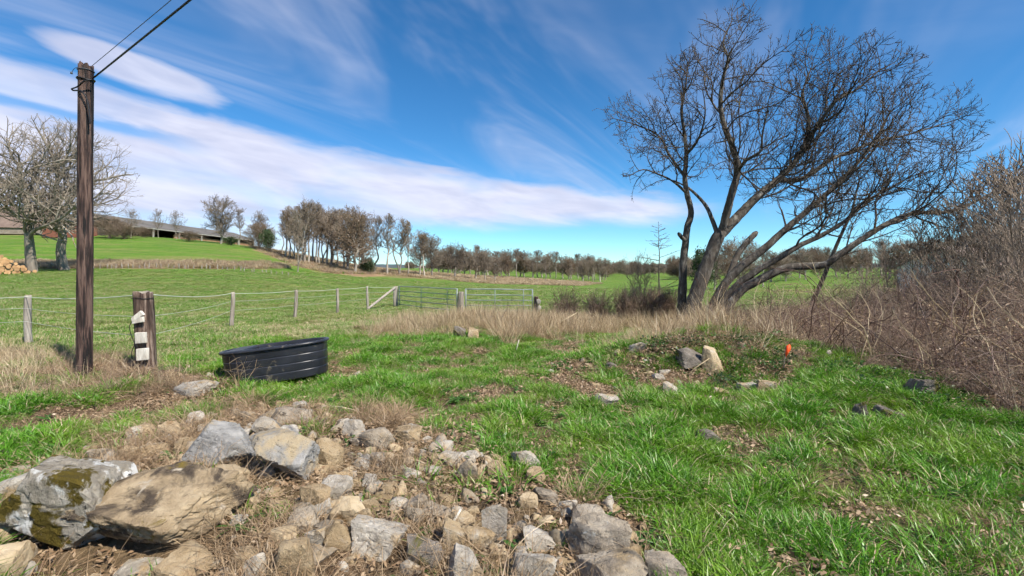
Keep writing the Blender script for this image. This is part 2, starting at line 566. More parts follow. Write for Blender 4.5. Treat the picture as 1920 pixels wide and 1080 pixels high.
M['straw'] = grass_mat('straw', [(.34, .25, .14), (.48, .37, .22), (.58, .47, .31), (.26, .18, .10)], trans=.25)
M['straw_brown'] = grass_mat('straw_brown', [(.19, .115, .065), (.31, .21, .12), (.43, .32, .20), (.14, .085, .05)], trans=.2)
M['reed'] = grass_mat('dry_reed', [(.38, .275, .15), (.56, .43, .26), (.27, .18, .105), (.66, .54, .35), (.17, .105, .07)], trans=.3)
M['weed'] = grass_mat('weed_leaf', [(.030, .085, .018), (.055, .135, .022), (.085, .18, .045)], trans=.35)
M['litter'] = grass_mat('leaf_litter', [(.16, .095, .055), (.30, .20, .12), (.42, .31, .20), (.09, .055, .035)], trans=.15)
M['post'] = mat('weathered_post', [(.25, (.10, .080, .062)), (.5, (.26, .225, .185)), (.78, (.45, .41, .36))], 16, .9, .7, 60, (1, 1, .10), rnd=.12)
M['post_pale'] = mat('pale_post', [(.25, (.15, .125, .10)), (.5, (.31, .275, .235)), (.78, (.48, .44, .385))], 16, .9, .6, 60, (1, 1, .10))
M['post_dark'] = mat('dark_post', [(.25, (.035, .022, .017)), (.5, (.10, .066, .050)), (.78, (.26, .195, .155))], 20, .85, .9, 50, (1, 1, .08), over=[((.30, .28, .22), 12.0, .68, .78)], mid=(.25, .75))
M['pole'] = mat('creosoted_pole', [(.2, (.016, .010, .009)), (.5, (.055, .032, .026)), (.85, (.135, .086, .068))], 20, .75, 1.0, 55, (1, 1, .085), over=[((.010, .008, .008), 9.0, .56, .62), ((.012, .010, .010), 30.0, .62, .68)], mid=(.3, .7))
M['galv'] = mat('galvanised_steel', [(.3, (.17, .20, .197)), (.7, (.28, .325, .315))], 3, .45, .05, spec=.5)
for n_ in ('galv',):
    M[n_].node_tree.nodes['Principled BSDF'].inputs['Metallic'].default_value = .15
M['wire'] = mat('fence_wire', [(.3, (.42, .44, .40)), (.7, (.60, .62, .56))], 3, .5, 0)
M['rope'] = mat('fence_rope', [(.3, (.48, .52, .42)), (.7, (.64, .67, .58))], 3, .6, 0)
M['cable'] = mat('black_cable', [(.3, (.008, .008, .010)), (.7, (.016, .016, .020))], 3, .5, 0)
M['thin_wire'] = mat('thin_wire', [(.3, (.05, .055, .065)), (.7, (.09, .10, .115))], 3, .5, 0)
M['tank'] = mat('black_plastic', [(.3, (.010, .011, .015)), (.7, (.030, .032, .042))], 2.2, .36, .12, 14, over=[((.060, .060, .064), 2.6, .55, .80), ((.17, .145, .105), 6.0, .60, .74)], spec=.4)
M['white_block'] = mat('bleached_block', [(.3, (.36, .32, .26)), (.7, (.68, .64, .57))], 18, .85, .3, 30, (1, 1, .3))
M['orange'] = mat('orange_ribbon', [(.3, (.80, .055, .010)), (.7, (.95, .11, .02))], 5, .6, .1)
M['roof'] = mat('fibre_cement_roof', [(.3, (.095, .088, .082)), (.7, (.165, .155, .145))], .25, .95, .3, 2, over=[((.085, .08, .06), .12, .55, .7)], spec=.1)
M['skylight'] = mat('skylight', [(.3, (.55, .57, .58)), (.7, (.72, .74, .75))], 1, .5, 0)
M['barn_dark'] = mat('barn_boards', [(.3, (.05, .040, .034)), (.7, (.10, .082, .07))], 1, .9, .2)
M['barn_post'] = mat('barn_post', [(.3, (.30, .28, .25)), (.7, (.42, .40, .36))], 1, .8, 0)
M['hay'] = mat('hay', [(.3, (.22, .12, .065)), (.7, (.34, .20, .11))], 1, .95, .5)
M['brick'] = mat('brick_wall', [(.3, (.16, .060, .040)), (.7, (.24, .095, .062))], 2, .9, .2)
M['stone_wall'] = mat('rubble_wall', [(.3, (.15, .125, .10)), (.7, (.27, .23, .19))], 1.5, .9, .4)
M['tile_roof'] = mat('tile_roof', [(.3, (.12, .085, .070)), (.7, (.21, .155, .125))], .8, .9, .3)
M['render'] = mat('pale_render', [(.3, (.40, .43, .47)), (.7, (.52, .55, .60))], 1, .9, .1)
M['log_end'] = mat('log_end', [(.3, (.30, .165, .075)), (.7, (.48, .30, .155))], 3, .85, .2, rnd=.25)
M['log_bark'] = mat('log_bark', [(.3, (.09, .05, .03)), (.7, (.20, .12, .07))], 3, .9, .4, rnd=.2)
M['hills'] = mat('hazy_wooded_hills', [(.3, (.055, .075, .080)), (.7, (.085, .105, .11))], .02, .95, 0, coord='Position')  # blue of the distance haze is mixed into the base colour
M['yellow'] = mat('yellow_petal', [(.3, (.80, .56, .02)), (.7, (.9, .68, .04))], 5, .7, 0)


def rock_mat(name, stops, over, bump=.55):
    return mat(name, stops, 7.5, .92, min(1.0, bump * 1.8), 34, over=over, detail=8, spec=.15, rnd=.12)


M['granite_grey'] = rock_mat('granite_grey', [(.25, (.14, .112, .082)), (.5, (.285, .242, .188)), (.78, (.44, .385, .31))], [((.33, .25, .15), 3.1, .52, .66), ((.060, .052, .045), 16, .60, .70), ((.46, .44, .40), 9, .64, .72)])
M['granite_blue'] = rock_mat('granite_blue', [(.25, (.135, .132, .125)), (.5, (.235, .230, .220)), (.78, (.36, .35, .335))], [((.34, .275, .18), 2.1, .50, .62), ((.055, .052, .05), 22, .60, .70)], .4)
M['granite_pale'] = rock_mat('granite_pale', [(.25, (.22, .19, .15)), (.5, (.36, .325, .275)), (.78, (.52, .48, .42))], [((.33, .235, .125), 3.4, .53, .68), ((.10, .085, .07), 18, .61, .70)])
M['granite_tan'] = rock_mat('granite_tan', [(.25, (.17, .12, .070)), (.5, (.30, .225, .135)), (.78, (.43, .345, .23))], [((.37, .34, .29), 3.2, .54, .68), ((.075, .058, .042), 15, .60, .70)])
M['granite_slab'] = rock_mat('granite_slab', [(.25, (.15, .108, .066)), (.5, (.29, .22, .138)), (.78, (.45, .36, .24))], [((.065, .050, .038), 2.7, .50, .62), ((.40, .345, .27), 6.5, .58, .70), ((.15, .11, .03), 4.5, .62, .70)])
M['granite_lichen'] = rock_mat('granite_lichen', [(.25, (.115, .098, .075)), (.5, (.235, .21, .17)), (.78, (.40, .37, .32))], [((.48, .475, .455), 5.2, .54, .62), ((.075, .056, .010), 3.4, .52, .58), ((.045, .040, .035), 15.0, .60, .68)], .8)
M['granite_dark'] = rock_mat('granite_dark', [(.25, (.075, .066, .055)), (.5, (.15, .13, .11)), (.78, (.26, .23, .20))], [((.085, .080, .018), 3.2, .54, .64)])
M['sandstone'] = rock_mat('sandstone', [(.25, (.25, .185, .11)), (.5, (.38, .30, .195)), (.78, (.49, .40, .28))], [((.20, .125, .06), 4.2, .56, .70), ((.44, .41, .35), 3.0, .60, .72)], .4)


# ------------------------------------------------------------------ ground sheet
ROCKS_P = [(-60, 930), (0, 890), (150, 850), (330, 780), (500, 752), (640, 760), (800, 790), (960, 880), (1120, 950), (1230, 1010), (1300, 1100), (1300, 1400), (-60, 1400)]
LEFTMIX_P = [(-200, 720), (120, 705), (330, 715), (430, 745), (420, 790), (330, 800), (150, 860), (-200, 960)]
POLE_P = [(-300, 655), (60, 660), (250, 672), (330, 690), (420, 705), (430, 745), (300, 745), (180, 760), (-300, 790)]
REED_P = [(690, 618), (760, 600), (850, 590), (1000, 585), (1230, 575), (1420, 575), (1480, 600), (1440, 640), (1330, 645), (1200, 655), (1050, 645), (900, 620), (800, 632), (700, 640)]
MOUND_P = [(1020, 655), (1180, 640), (1290, 625), (1440, 635), (1500, 690), (1480, 735), (1400, 748), (1230, 750), (1150, 770), (1060, 720)]
FIELD_P = [(-900, 655), (60, 652), (260, 668), (420, 680), (470, 640), (620, 632), (690, 622), (760, 602), (850, 588), (1020, 585), (1030, 540), (1010, 525), (700, 512), (400, 505), (-900, 505)]
WORN_P = [(420, 645), (600, 630), (700, 600), (860, 586), (860, 580), (700, 588), (560, 600), (470, 612), (330, 680)]
UPPER_P = [(-900, 503), (180, 498), (520, 490), (545, 500), (440, 458), (330, 430), (-900, 420)]


def zones(x, y, z):
    d = np.sqrt(x * x + y * y)
    jx = x + (fbm(x * 1.1, y * 1.1, 4, 91) - .5) * np.clip(d * .16, .2, 5) + (fbm(x * 5, y * 5, 2, 95) - .5) * .25
    jy = y + (fbm(x * 1.1, y * 1.1, 4, 93) - .5) * np.clip(d * .16, .2, 5) + (fbm(x * 5, y * 5, 2, 97) - .5) * .25
    px, py = proj(jx, jy, z)
    front = y > .5
    n = fbm(x * .8, y * .8, 4, 31)
    g = np.full(x.shape, .40) + (n - .5) * .9
    dr = np.full(x.shape, .10) + (fbm(x * 1.3, y * 1.3, 3, 51) - .5) * .5
    e = np.zeros(x.shape)

    def ip(p): return front & in_poly(px, py, p)
    k = ip(ROCKS_P); g[k] = .08 + (n[k] - .5) * .5; dr[k] = .46 + (n[k] - .5) * .6
    k = ip(LEFTMIX_P); g[k] = .42 + (n[k] - .5) * 1.3; dr[k] = .34
    k = ip(POLE_P); g[k] = .2 + (n[k] - .5); dr[k] = .45
    k = ip(MOUND_P); g[k] = .15 + (n[k] - .5) * .8; dr[k] = .30 + (n[k] - .5) * .5
    k = ip(REED_P); g[k] = .2; dr[k] = .5
    k = (y > 12) & (d > 12); g[k] = .95; dr[k] = .10 + (fbm(x[k] * .25, y[k] * .4, 4, 77) - .5) * .55
    k = ip(FIELD_P) & (y < 30); g[k] = .9; dr[k] = .14 + (fbm(x[k] * .5, y[k] * .8, 4, 71) - .5) * .9
    k = ip(WORN_P); g[k] = .6; dr[k] = .42 + (n[k] - .5) * .8
    k = (x > 5.3) & (y < 18); g[k] = .15; dr[k] = .25
    # earthy wooded bank and dry strips of the far side
    k = front & (y > 40) & in_poly(px, py, [(445, 452), (545, 497), (600, 512), (690, 520), (760, 514), (720, 495), (600, 455), (480, 440)])
    e[k] = .62; dr[k] = .25; g[k] = .7
    k = front & (y > 80) & in_poly(px, py, [(700, 520), (840, 524), (930, 533), (1080, 535), (1130, 530), (1000, 522), (860, 515), (720, 508)])
    dr[k] = .60
    k = front & (y > 40) & (y < 75) & in_poly(px, py, [(-400, 506), (180, 504), (540, 505), (560, 492), (180, 489), (-400, 492)])
    dr[k] = .62; g[k] = .6
    k = front & (y > 40) & in_poly(px, py, [(400, 516), (560, 512), (640, 520), (560, 524), (430, 520)])
    e[k] = .35
    k = (y > 40) & (y < 160) & in_poly(px, py, [(1380, 549), (1700, 549), (1700, 541), (1380, 542)])
    e[k] = .55
    return np.clip(np.stack([g, dr, e], -1), 0, 1)


def build_ground():
    n = 470
    u = np.linspace(-1, 1, n)
    xs = 5.2 * np.sinh(u * 7.2)
    v = np.linspace(-.36, 1, n + 60)
    ys = 3.2 + 4.2 * np.sinh(v * 7.4)
    ys = np.maximum(ys, -60 + np.arange(len(ys)) * 1e-3)
    X, Y = np.meshgrid(xs, ys)
    Z = H(X, Y)
    V = np.stack([X, Y, Z], -1).reshape(-1, 3)
    a = np.arange(len(ys) - 1)[:, None] * n + np.arange(n - 1)[None, :]
    Fq = np.stack([a, a + 1, a + n + 1, a + n], -1).reshape(-1, 4)
    me = mesh_np('ground', V, Fq, [M['ground']], True)
    zc = zones(V[:, 0], V[:, 1], V[:, 2])
    at_ = me.color_attributes.new('zone', 'FLOAT_COLOR', 'POINT')
    at_.data.foreach_set('color', np.concatenate([zc, np.ones((len(zc), 1))], 1).astype(np.float32).ravel())
    tag(obj('ground', me), 'rough grassy ground running up into green pasture and hillside', None, None, 'structure')


build_ground()


def build_hills():
    xs = np.linspace(-3800, 4600, 420)
    V = []
    for r, (yy, base) in enumerate([(1700, -30), (1950, 12), (2200, 24), (2500, 34), (3000, 30)]):
        z = base + (fbm(xs * .0022, xs * 0 + r, 4, 5) - .5) * 34 * (r > 0) + (fbm(xs * .03, xs * 0 + r * 3, 3, 8) - .5) * 7 * (r > 0)
        V.append(np.stack([xs, np.full_like(xs, yy), z], -1))
    n = len(xs)
    V = np.concatenate(V)
    a = (np.arange(4)[:, None] * n + np.arange(n - 1)[None, :])
    Fq = np.stack([a, a + 1, a + n + 1, a + n], -1).reshape(-1, 4)
    tag(obj('hills', mesh_np('hills', V, Fq, [M['hills']], False)), 'low haze-blue wooded hills on the horizon', None, None, 'structure')


build_hills()

# ------------------------------------------------------------------ tree growth (space colonisation)
def colonize(P0, par0, A, seg, infl, kill, iters=200, bias=(0, 0, 0), jit=.15, seed=1, maxn=60000, inertia=.55):
    rs = RS(seed)
    n = len(P0)
    P = np.zeros((maxn, 3)); P[:n] = P0
    par = np.full(maxn, -1, np.int64); par[:n] = par0
    A = np.asarray(A, float)
    nd = np.full(len(A), 1e9); ni = np.zeros(len(A), np.int64)

    def upd(lo, hi):
        for s in range(lo, hi, 400):
            e = min(hi, s + 400)
            D = np.sqrt(((A[:, None, :] - P[None, s:e, :]) ** 2).sum(-1))
            j = D.argmin(1); d = D[np.arange(len(A)), j]
            b = d < nd
            nd[b] = d[b]; ni[b] = j[b] + s
    upd(0, n)
    alive = nd > kill
    A = A[alive]; nd = nd[alive]; ni = ni[alive]
    bias = np.asarray(bias, float)
    kids = {}
    for it in range(iters):
        if len(A) == 0: break
        act = nd < infl
        if not act.any(): break
        v = A[act] - P[ni[act]]
        v /= np.linalg.norm(v, axis=1)[:, None] + 1e-9
        uq, inv = np.unique(ni[act], return_inverse=True)
        S = np.zeros((len(uq), 3))
        np.add.at(S, inv, v)
        S /= np.linalg.norm(S, axis=1)[:, None] + 1e-9
        pd = P[uq] - P[np.maximum(par[uq], 0)]
        pd[par[uq] < 0] = 0
        pd /= np.linalg.norm(pd, axis=1)[:, None] + 1e-9
        S += bias + rs.normal(0, jit, S.shape) + inertia * pd
        S /= np.linalg.norm(S, axis=1)[:, None] + 1e-9
        newp = P[uq] + S * seg
        keep = np.ones(len(uq), bool)
        for q, u in enumerate(uq):
            for c in kids.get(u, ()):
                if ((P[c] - newp[q]) ** 2).sum() < (.45 * seg) ** 2:
                    keep[q] = False
            if len(kids.get(u, ())) >= 3:
                keep[q] = False
        # attractors whose node cannot grow are dropped
        dead = np.isin(ni, uq[~keep]) & act
        uq = uq[keep]; newp = newp[keep]
        k = len(uq)
        if n + k >= maxn: break
        P[n:n + k] = newp; par[n:n + k] = uq
        for q, u in enumerate(uq):
            kids.setdefault(u, []).append(n + q)
        if k:
            upd(n, n + k)
        n += k
        alive = (nd > kill) & ~(dead & (rs.rand(len(nd)) < .5))
        A = A[alive]; nd = nd[alive]; ni = ni[alive]
    return P[:n].copy(), par[:n].copy()


def add_twigs(P, par, seg, prob, length, seed, up=(0, 0, .4), maxrad_desc=6):
    """short side twigs on the thin ends"""
    rs = RS(seed)
    n = len(P)
    desc = np.zeros(n, int)
    for i in range(n - 1, 0, -1):
        if par[i] >= 0: desc[par[i]] += desc[i] + 1
    cand = np.where((desc < maxrad_desc * 3) & (par >= 0))[0]
    cand = cand[rs.rand(len(cand)) < prob]
    d = P[cand] - P[par[cand]]
    d /= np.linalg.norm(d, axis=1)[:, None] + 1e-9
    r = rs.normal(0, 1, d.shape)
    r -= d * (r * d).sum(1)[:, None]
    r /= np.linalg.norm(r, axis=1)[:, None] + 1e-9
    t = d * .75 + r * .8 + np.array(up)
    t /= np.linalg.norm(t, axis=1)[:, None]
    L = length * rs.uniform(.5, 1.3, len(cand))[:, None]
    a = P[cand] + t * L * .5
    t2 = t + np.array(up) * .8 + rs.normal(0, .25, t.shape)
    t2 /= np.linalg.norm(t2, axis=1)[:, None]
    b = a + t2 * L * .5
    P2 = np.concatenate([P, a, b])
    k = len(cand)
    par2 = np.concatenate([par, cand, np.arange(n, n + k)])
    return P2, par2


def pipe_radii(P, par, r0, ex=2.4, fixed=None):
    n = len(P)
    a = np.zeros(n)
    has = np.zeros(n, bool)
    has[par[par >= 0]] = True
    a[~has] = r0 ** ex
    order = topo(par)
    for i in order[::-1]:
        if par[i] >= 0:
            a[par[i]] += a[i]
    r = a ** (1 / ex)
    if fixed is not None:
        m = min(len(fixed), n)
        f = fixed[:m]
        k = f > 0
        r[:m][k] = f[k]
        for i in order:                     # nothing thicker than what it grows from
            if par[i] >= 0: r[i] = min(r[i], r[par[i]])
    return r


def topo(par):
    n = len(par)
    ch = [[] for _ in range(n)]
    roots = []
    for i, p in enumerate(par):
        (ch[p] if p >= 0 else roots).append(i)
    out = []
    st = roots[::-1]
    while st:
        i = st.pop()
        out.append(i)
        st.extend(ch[i])
    return out


def branch_meshes(P, par, R, thr, sides=(3, 5, 9), lims=(.02, .07), wob=.0, seed=0):
    """two meshes' data: thick wood (radius > thr) and thin wood"""
    n = len(P)
    ch = [[] for _ in range(n)]
    roots = []
    for i in range(n):
        (ch[par[i]] if par[i] >= 0 else roots).append(i)
    starts = [(r, -1) for r in roots]
    outs = [([], [], 0), ([], [], 0)]
    outs = [dict(v=[], f=[], n=0), dict(v=[], f=[], n=0)]
    rs = RS(seed)
    while starts:
        s, p = starts.pop()
        chain = [s]
        i = s
        while ch[i]:
            c = ch[i]
            b = max(c, key=lambda q: R[q])
            for q in c:
                if q != b: starts.append((q, i))
            chain.append(b); i = b
        if p >= 0:
            pts = np.concatenate([P[[p]], P[chain]])
            rad = np.concatenate([[min(R[p], R[chain[0]] * 1.15)], R[chain]])
        else:
            pts = P[chain]; rad = R[chain].copy()
        if len(pts) < 2: continue
        # split by thickness
        thick = rad > thr
        k = len(rad) if thick.all() else int(np.argmin(thick))
        pieces = []
        if k >= 2: pieces.append((0, pts[:k + 1], rad[:k + 1]))
        if k < 2: pieces.append((1, pts, rad))
        elif k < len(pts) - 1: pieces.append((1, pts[k:], rad[k:]))
        for w, q, r in pieces:
            if len(q) < 2: continue
            m = len(q)
            rm = r.max()
            ns = sides[0] if rm < lims[0] else (sides[1] if rm < lims[1] else sides[2])
            T = np.gradient(q, axis=0)
            T /= np.linalg.norm(T, axis=1)[:, None] + 1e-9
            ref = np.array([.31, .22, .92]) if abs(T[:, 2]).mean() < .8 else np.array([.95, .1, .2])
            u = np.cross(T, ref); u /= np.linalg.norm(u, axis=1)[:, None] + 1e-9
            w2 = np.cross(T, u)
            a = np.arange(ns) * 2 * math.pi / ns
            rr = r.copy()
            if m > 1: rr[-1] *= .6
            rad2 = rr[:, None]
            if wob and ns > 5:
                rad2 = rr[:, None] * (1 + rs.uniform(-wob, wob, (m, ns)))
            else:
                rad2 = np.repeat(rad2, ns, 1)
            Vv = q[:, None, :] + rad2[:, :, None] * (np.cos(a)[None, :, None] * u[:, None, :] + np.sin(a)[None, :, None] * w2[:, None, :])
            o = outs[w]
            idx = o['n'] + (np.arange(m - 1)[:, None] * ns + np.arange(ns)[None, :])
            idk = o['n'] + (np.arange(m - 1)[:, None] * ns + (np.arange(ns)[None, :] + 1) % ns)
            o['f'].append(np.stack([idx, idk, idk + ns, idx + ns], -1).reshape(-1, 4))
            o['v'].append(Vv.reshape(-1, 3)); o['n'] += m * ns
    res = []
    for o in outs:
        res.append((np.concatenate(o['v']), np.concatenate(o['f'])) if o['v'] else None)
    return res


def poly_path(pts, seg):
    """resample a polyline"""
    pts = np.asarray(pts, float)
    # smooth with catmull-rom
    out = []
    n = len(pts)
    for i in range(n - 1):
        p0 = pts[max(i - 1, 0)]; p1 = pts[i]; p2 = pts[i + 1]; p3 = pts[min(i + 2, n - 1)]
        L = np.linalg.norm(p2 - p1)
        k = max(1, int(round(L / seg)))
        for j in range(k):
            t = j / k
            out.append(.5 * ((2 * p1) + (-p0 + p2) * t + (2 * p0 - 5 * p1 + 4 * p2 - p3) * t * t + (-p0 + 3 * p1 - 3 * p2 + p3) * t ** 3))
    out.append(pts[-1])
    return np.array(out)


class Skel:
    def __init__(self):
        self.P = []; self.par = []; self.R = []

    def limb(self, pts, r0, r1, seg, parent=None):
        q = poly_path(pts, seg)
        if parent is not None:
            base = len(self.P)
            # join on the nearest existing node
            A = np.array(self.P)
            j = int(np.argmin(((A - q[0]) ** 2).sum(1)))
            q = q[1:]
            prev = j
        else:
            prev = -1
        rr = np.linspace(r0, r1, len(q))
        for a, r in zip(q, rr):
            self.P.append(a); self.par.append(prev); self.R.append(r)
            prev = len(self.P) - 1


def ramify(S, starts, inside, prm, seed):
    """fill a crown with side branches of side branches; starts: node indices on the limbs (with their own radius)"""
    rnd = random.Random(seed)
    P = [Vector(p) for p in S.P]; par = list(S.par); R = list(S.R)
    trop = Vector(prm['trop'])
    st = []
    phi = [rnd.uniform(0, 6.28)]

    def side(d, ang):
        phi[0] += 2.4 + rnd.uniform(-.5, .5)
        u = d.orthogonal().normalized(); w = d.cross(u)
        q = math.cos(phi[0]) * u + math.sin(phi[0]) * w
        return (math.cos(ang) * d + math.sin(ang) * q).normalized()
    for i, L in starts:
        p = par[i]
        d = (P[i] - P[p]).normalized() if p >= 0 else Vector((0, 0, 1))
        st.append((i, side(d, rnd.uniform(*prm['ang'])), L * rnd.uniform(.6, 1.2), 1))
    while st:
        i, d, L, lev = st.pop()
        seg = prm['seg'][lev - 1]
        n = max(2, int(L / seg + .5))
        r0 = min(R[i] * .72, prm['r'][0] * L + prm['r'][1])
        p = P[i].copy(); prev = i
        sg = L / n
        acc = rnd.uniform(0, prm['gap'][lev - 1])
        cur = Vector((rnd.gauss(0, 1), rnd.gauss(0, 1), rnd.gauss(0, 1))) * prm['curve']
        tw = prm['tw'][lev - 1]
        wob = prm['wob']
        k = 0
        for k in range(n):
            d = (d + Vector((rnd.gauss(0, wob), rnd.gauss(0, wob), rnd.gauss(0, wob))) + cur * (sg / .3) + trop * tw).normalized()
            q = p + d * sg
            if not inside(q):
                if lev >= 3 or rnd.random() < .6:
                    break
            p = q
            P.append(p.copy()); par.append(prev); R.append(max(r0 * (1 - .7 * (k + 1) / n), prm['rmin']))
            prev = len(P) - 1
            acc += sg
            t = (k + 1) / n
            if lev < prm['max'] and t > .12:
                while acc > prm['gap'][lev]:
                    acc -= prm['gap'][lev]
                    l2 = L * rnd.uniform(*prm['ratio']) * (1.08 - .55 * t)
                    l2 = max(l2, prm['lmin'])
                    st.append((prev, side(d, rnd.uniform(*prm['ang'])), l2, lev + 1))
        if lev < prm['max'] and prev != i:
            for _ in range(2):
                st.append((prev, side(d, rnd.uniform(.2, .5)), max(L * .3, prm['lmin']), min(lev + 1, prm['max'])))
    return np.array([p[:] for p in P]), np.array(par), np.array(R)


def poly_inside(polys, D, half):
    def f(p):
        if p.y < 1: return False
        x = CX + F * p.x / p.y; y = HY + F * (EYE - p.z) / p.y
        if abs(p.y - D) > half: return False
        for poly in polys:
            c = False
            n = len(poly)
            j = n - 1
            for i in range(n):
                xi, yi = poly[i]; xj, yj = poly[j]
                if (yi > y) != (yj > y) and x < (xj - xi) * (y - yi) / (yj - yi) + xi: c = not c
                j = i
            if c: return True
        return False
    return f


def limb_starts(S, lo, gap, seg, Lfun, inside, seed, skip=()):
    rnd = random.Random(seed)
    out = []
    acc = 0
    for i in range(lo, len(S.P)):
        if i in skip or S.par[i] < 0: continue
        acc += seg
        if acc >= gap:
            acc = rnd.uniform(-.05, .05)
            if inside(Vector(S.P[i])):
                out.append((i, Lfun(S.R[i])))
    has = set(S.par)
    for i in range(lo, len(S.P)):          # limbs end in forks
        if i not in has and i not in skip and inside(Vector(S.P[i])):
            out += [(i, Lfun(S.R[i]) * .8)] * 3
    return out


def tree_object(name, loc, thick, thin, mats, label, cat, group=None, extra=None):
    root = empty(name, loc)
    tag(root, label, cat, group)
    if thick is not None:
        obj('trunk', mesh_np('trunk', thick[0], thick[1], [mats[0]], True), root)
    if thin is not None:
        obj('crown', mesh_np('crown', thin[0], thin[1], [mats[1]], True), root)
    return root


def sample_poly(poly, n, rs):
    poly = np.asarray(poly, float)
    lo, hi = poly.min(0), poly.max(0)
    out = np.zeros((0, 2))
    while len(out) < n:
        q = rs.uniform(lo, hi, (n * 2, 2))
        out = np.concatenate([out, q[in_poly(q[:, 0], q[:, 1], poly)]])
    return out[:n]


def edge_dist(q, poly):
    poly = np.asarray(poly, float)
    best = np.full(len(q), 1e9)
    for i in range(len(poly)):
        a = poly[i]; b = poly[(i + 1) % len(poly)]
        ab = b - a
        t = np.clip(((q - a) @ ab) / (ab @ ab + 1e-9), 0, 1)
        best = np.minimum(best, np.linalg.norm(q - (a + t[:, None] * ab), axis=1))
    return best


def cloud_in(poly, n, D, thick, rs, sx=0.0):
    """attraction points filling a crown whose face-on outline is poly; depth follows the outline"""
    q = sample_poly(poly, n, rs)
    ed = edge_dist(q, poly)
    half = thick * np.clip(ed / 130.0, .18, 1.0) ** .6
    d = D + rs.uniform(-1, 1, n) * half + sx * (q[:, 0] - 1400) / 400
    return np.stack([(q[:, 0] - CX) / F * d, d, EYE - (q[:, 1] - HY) / F * d], -1)


def W(pts):
    return [np.array(at(*p)) for p in pts]


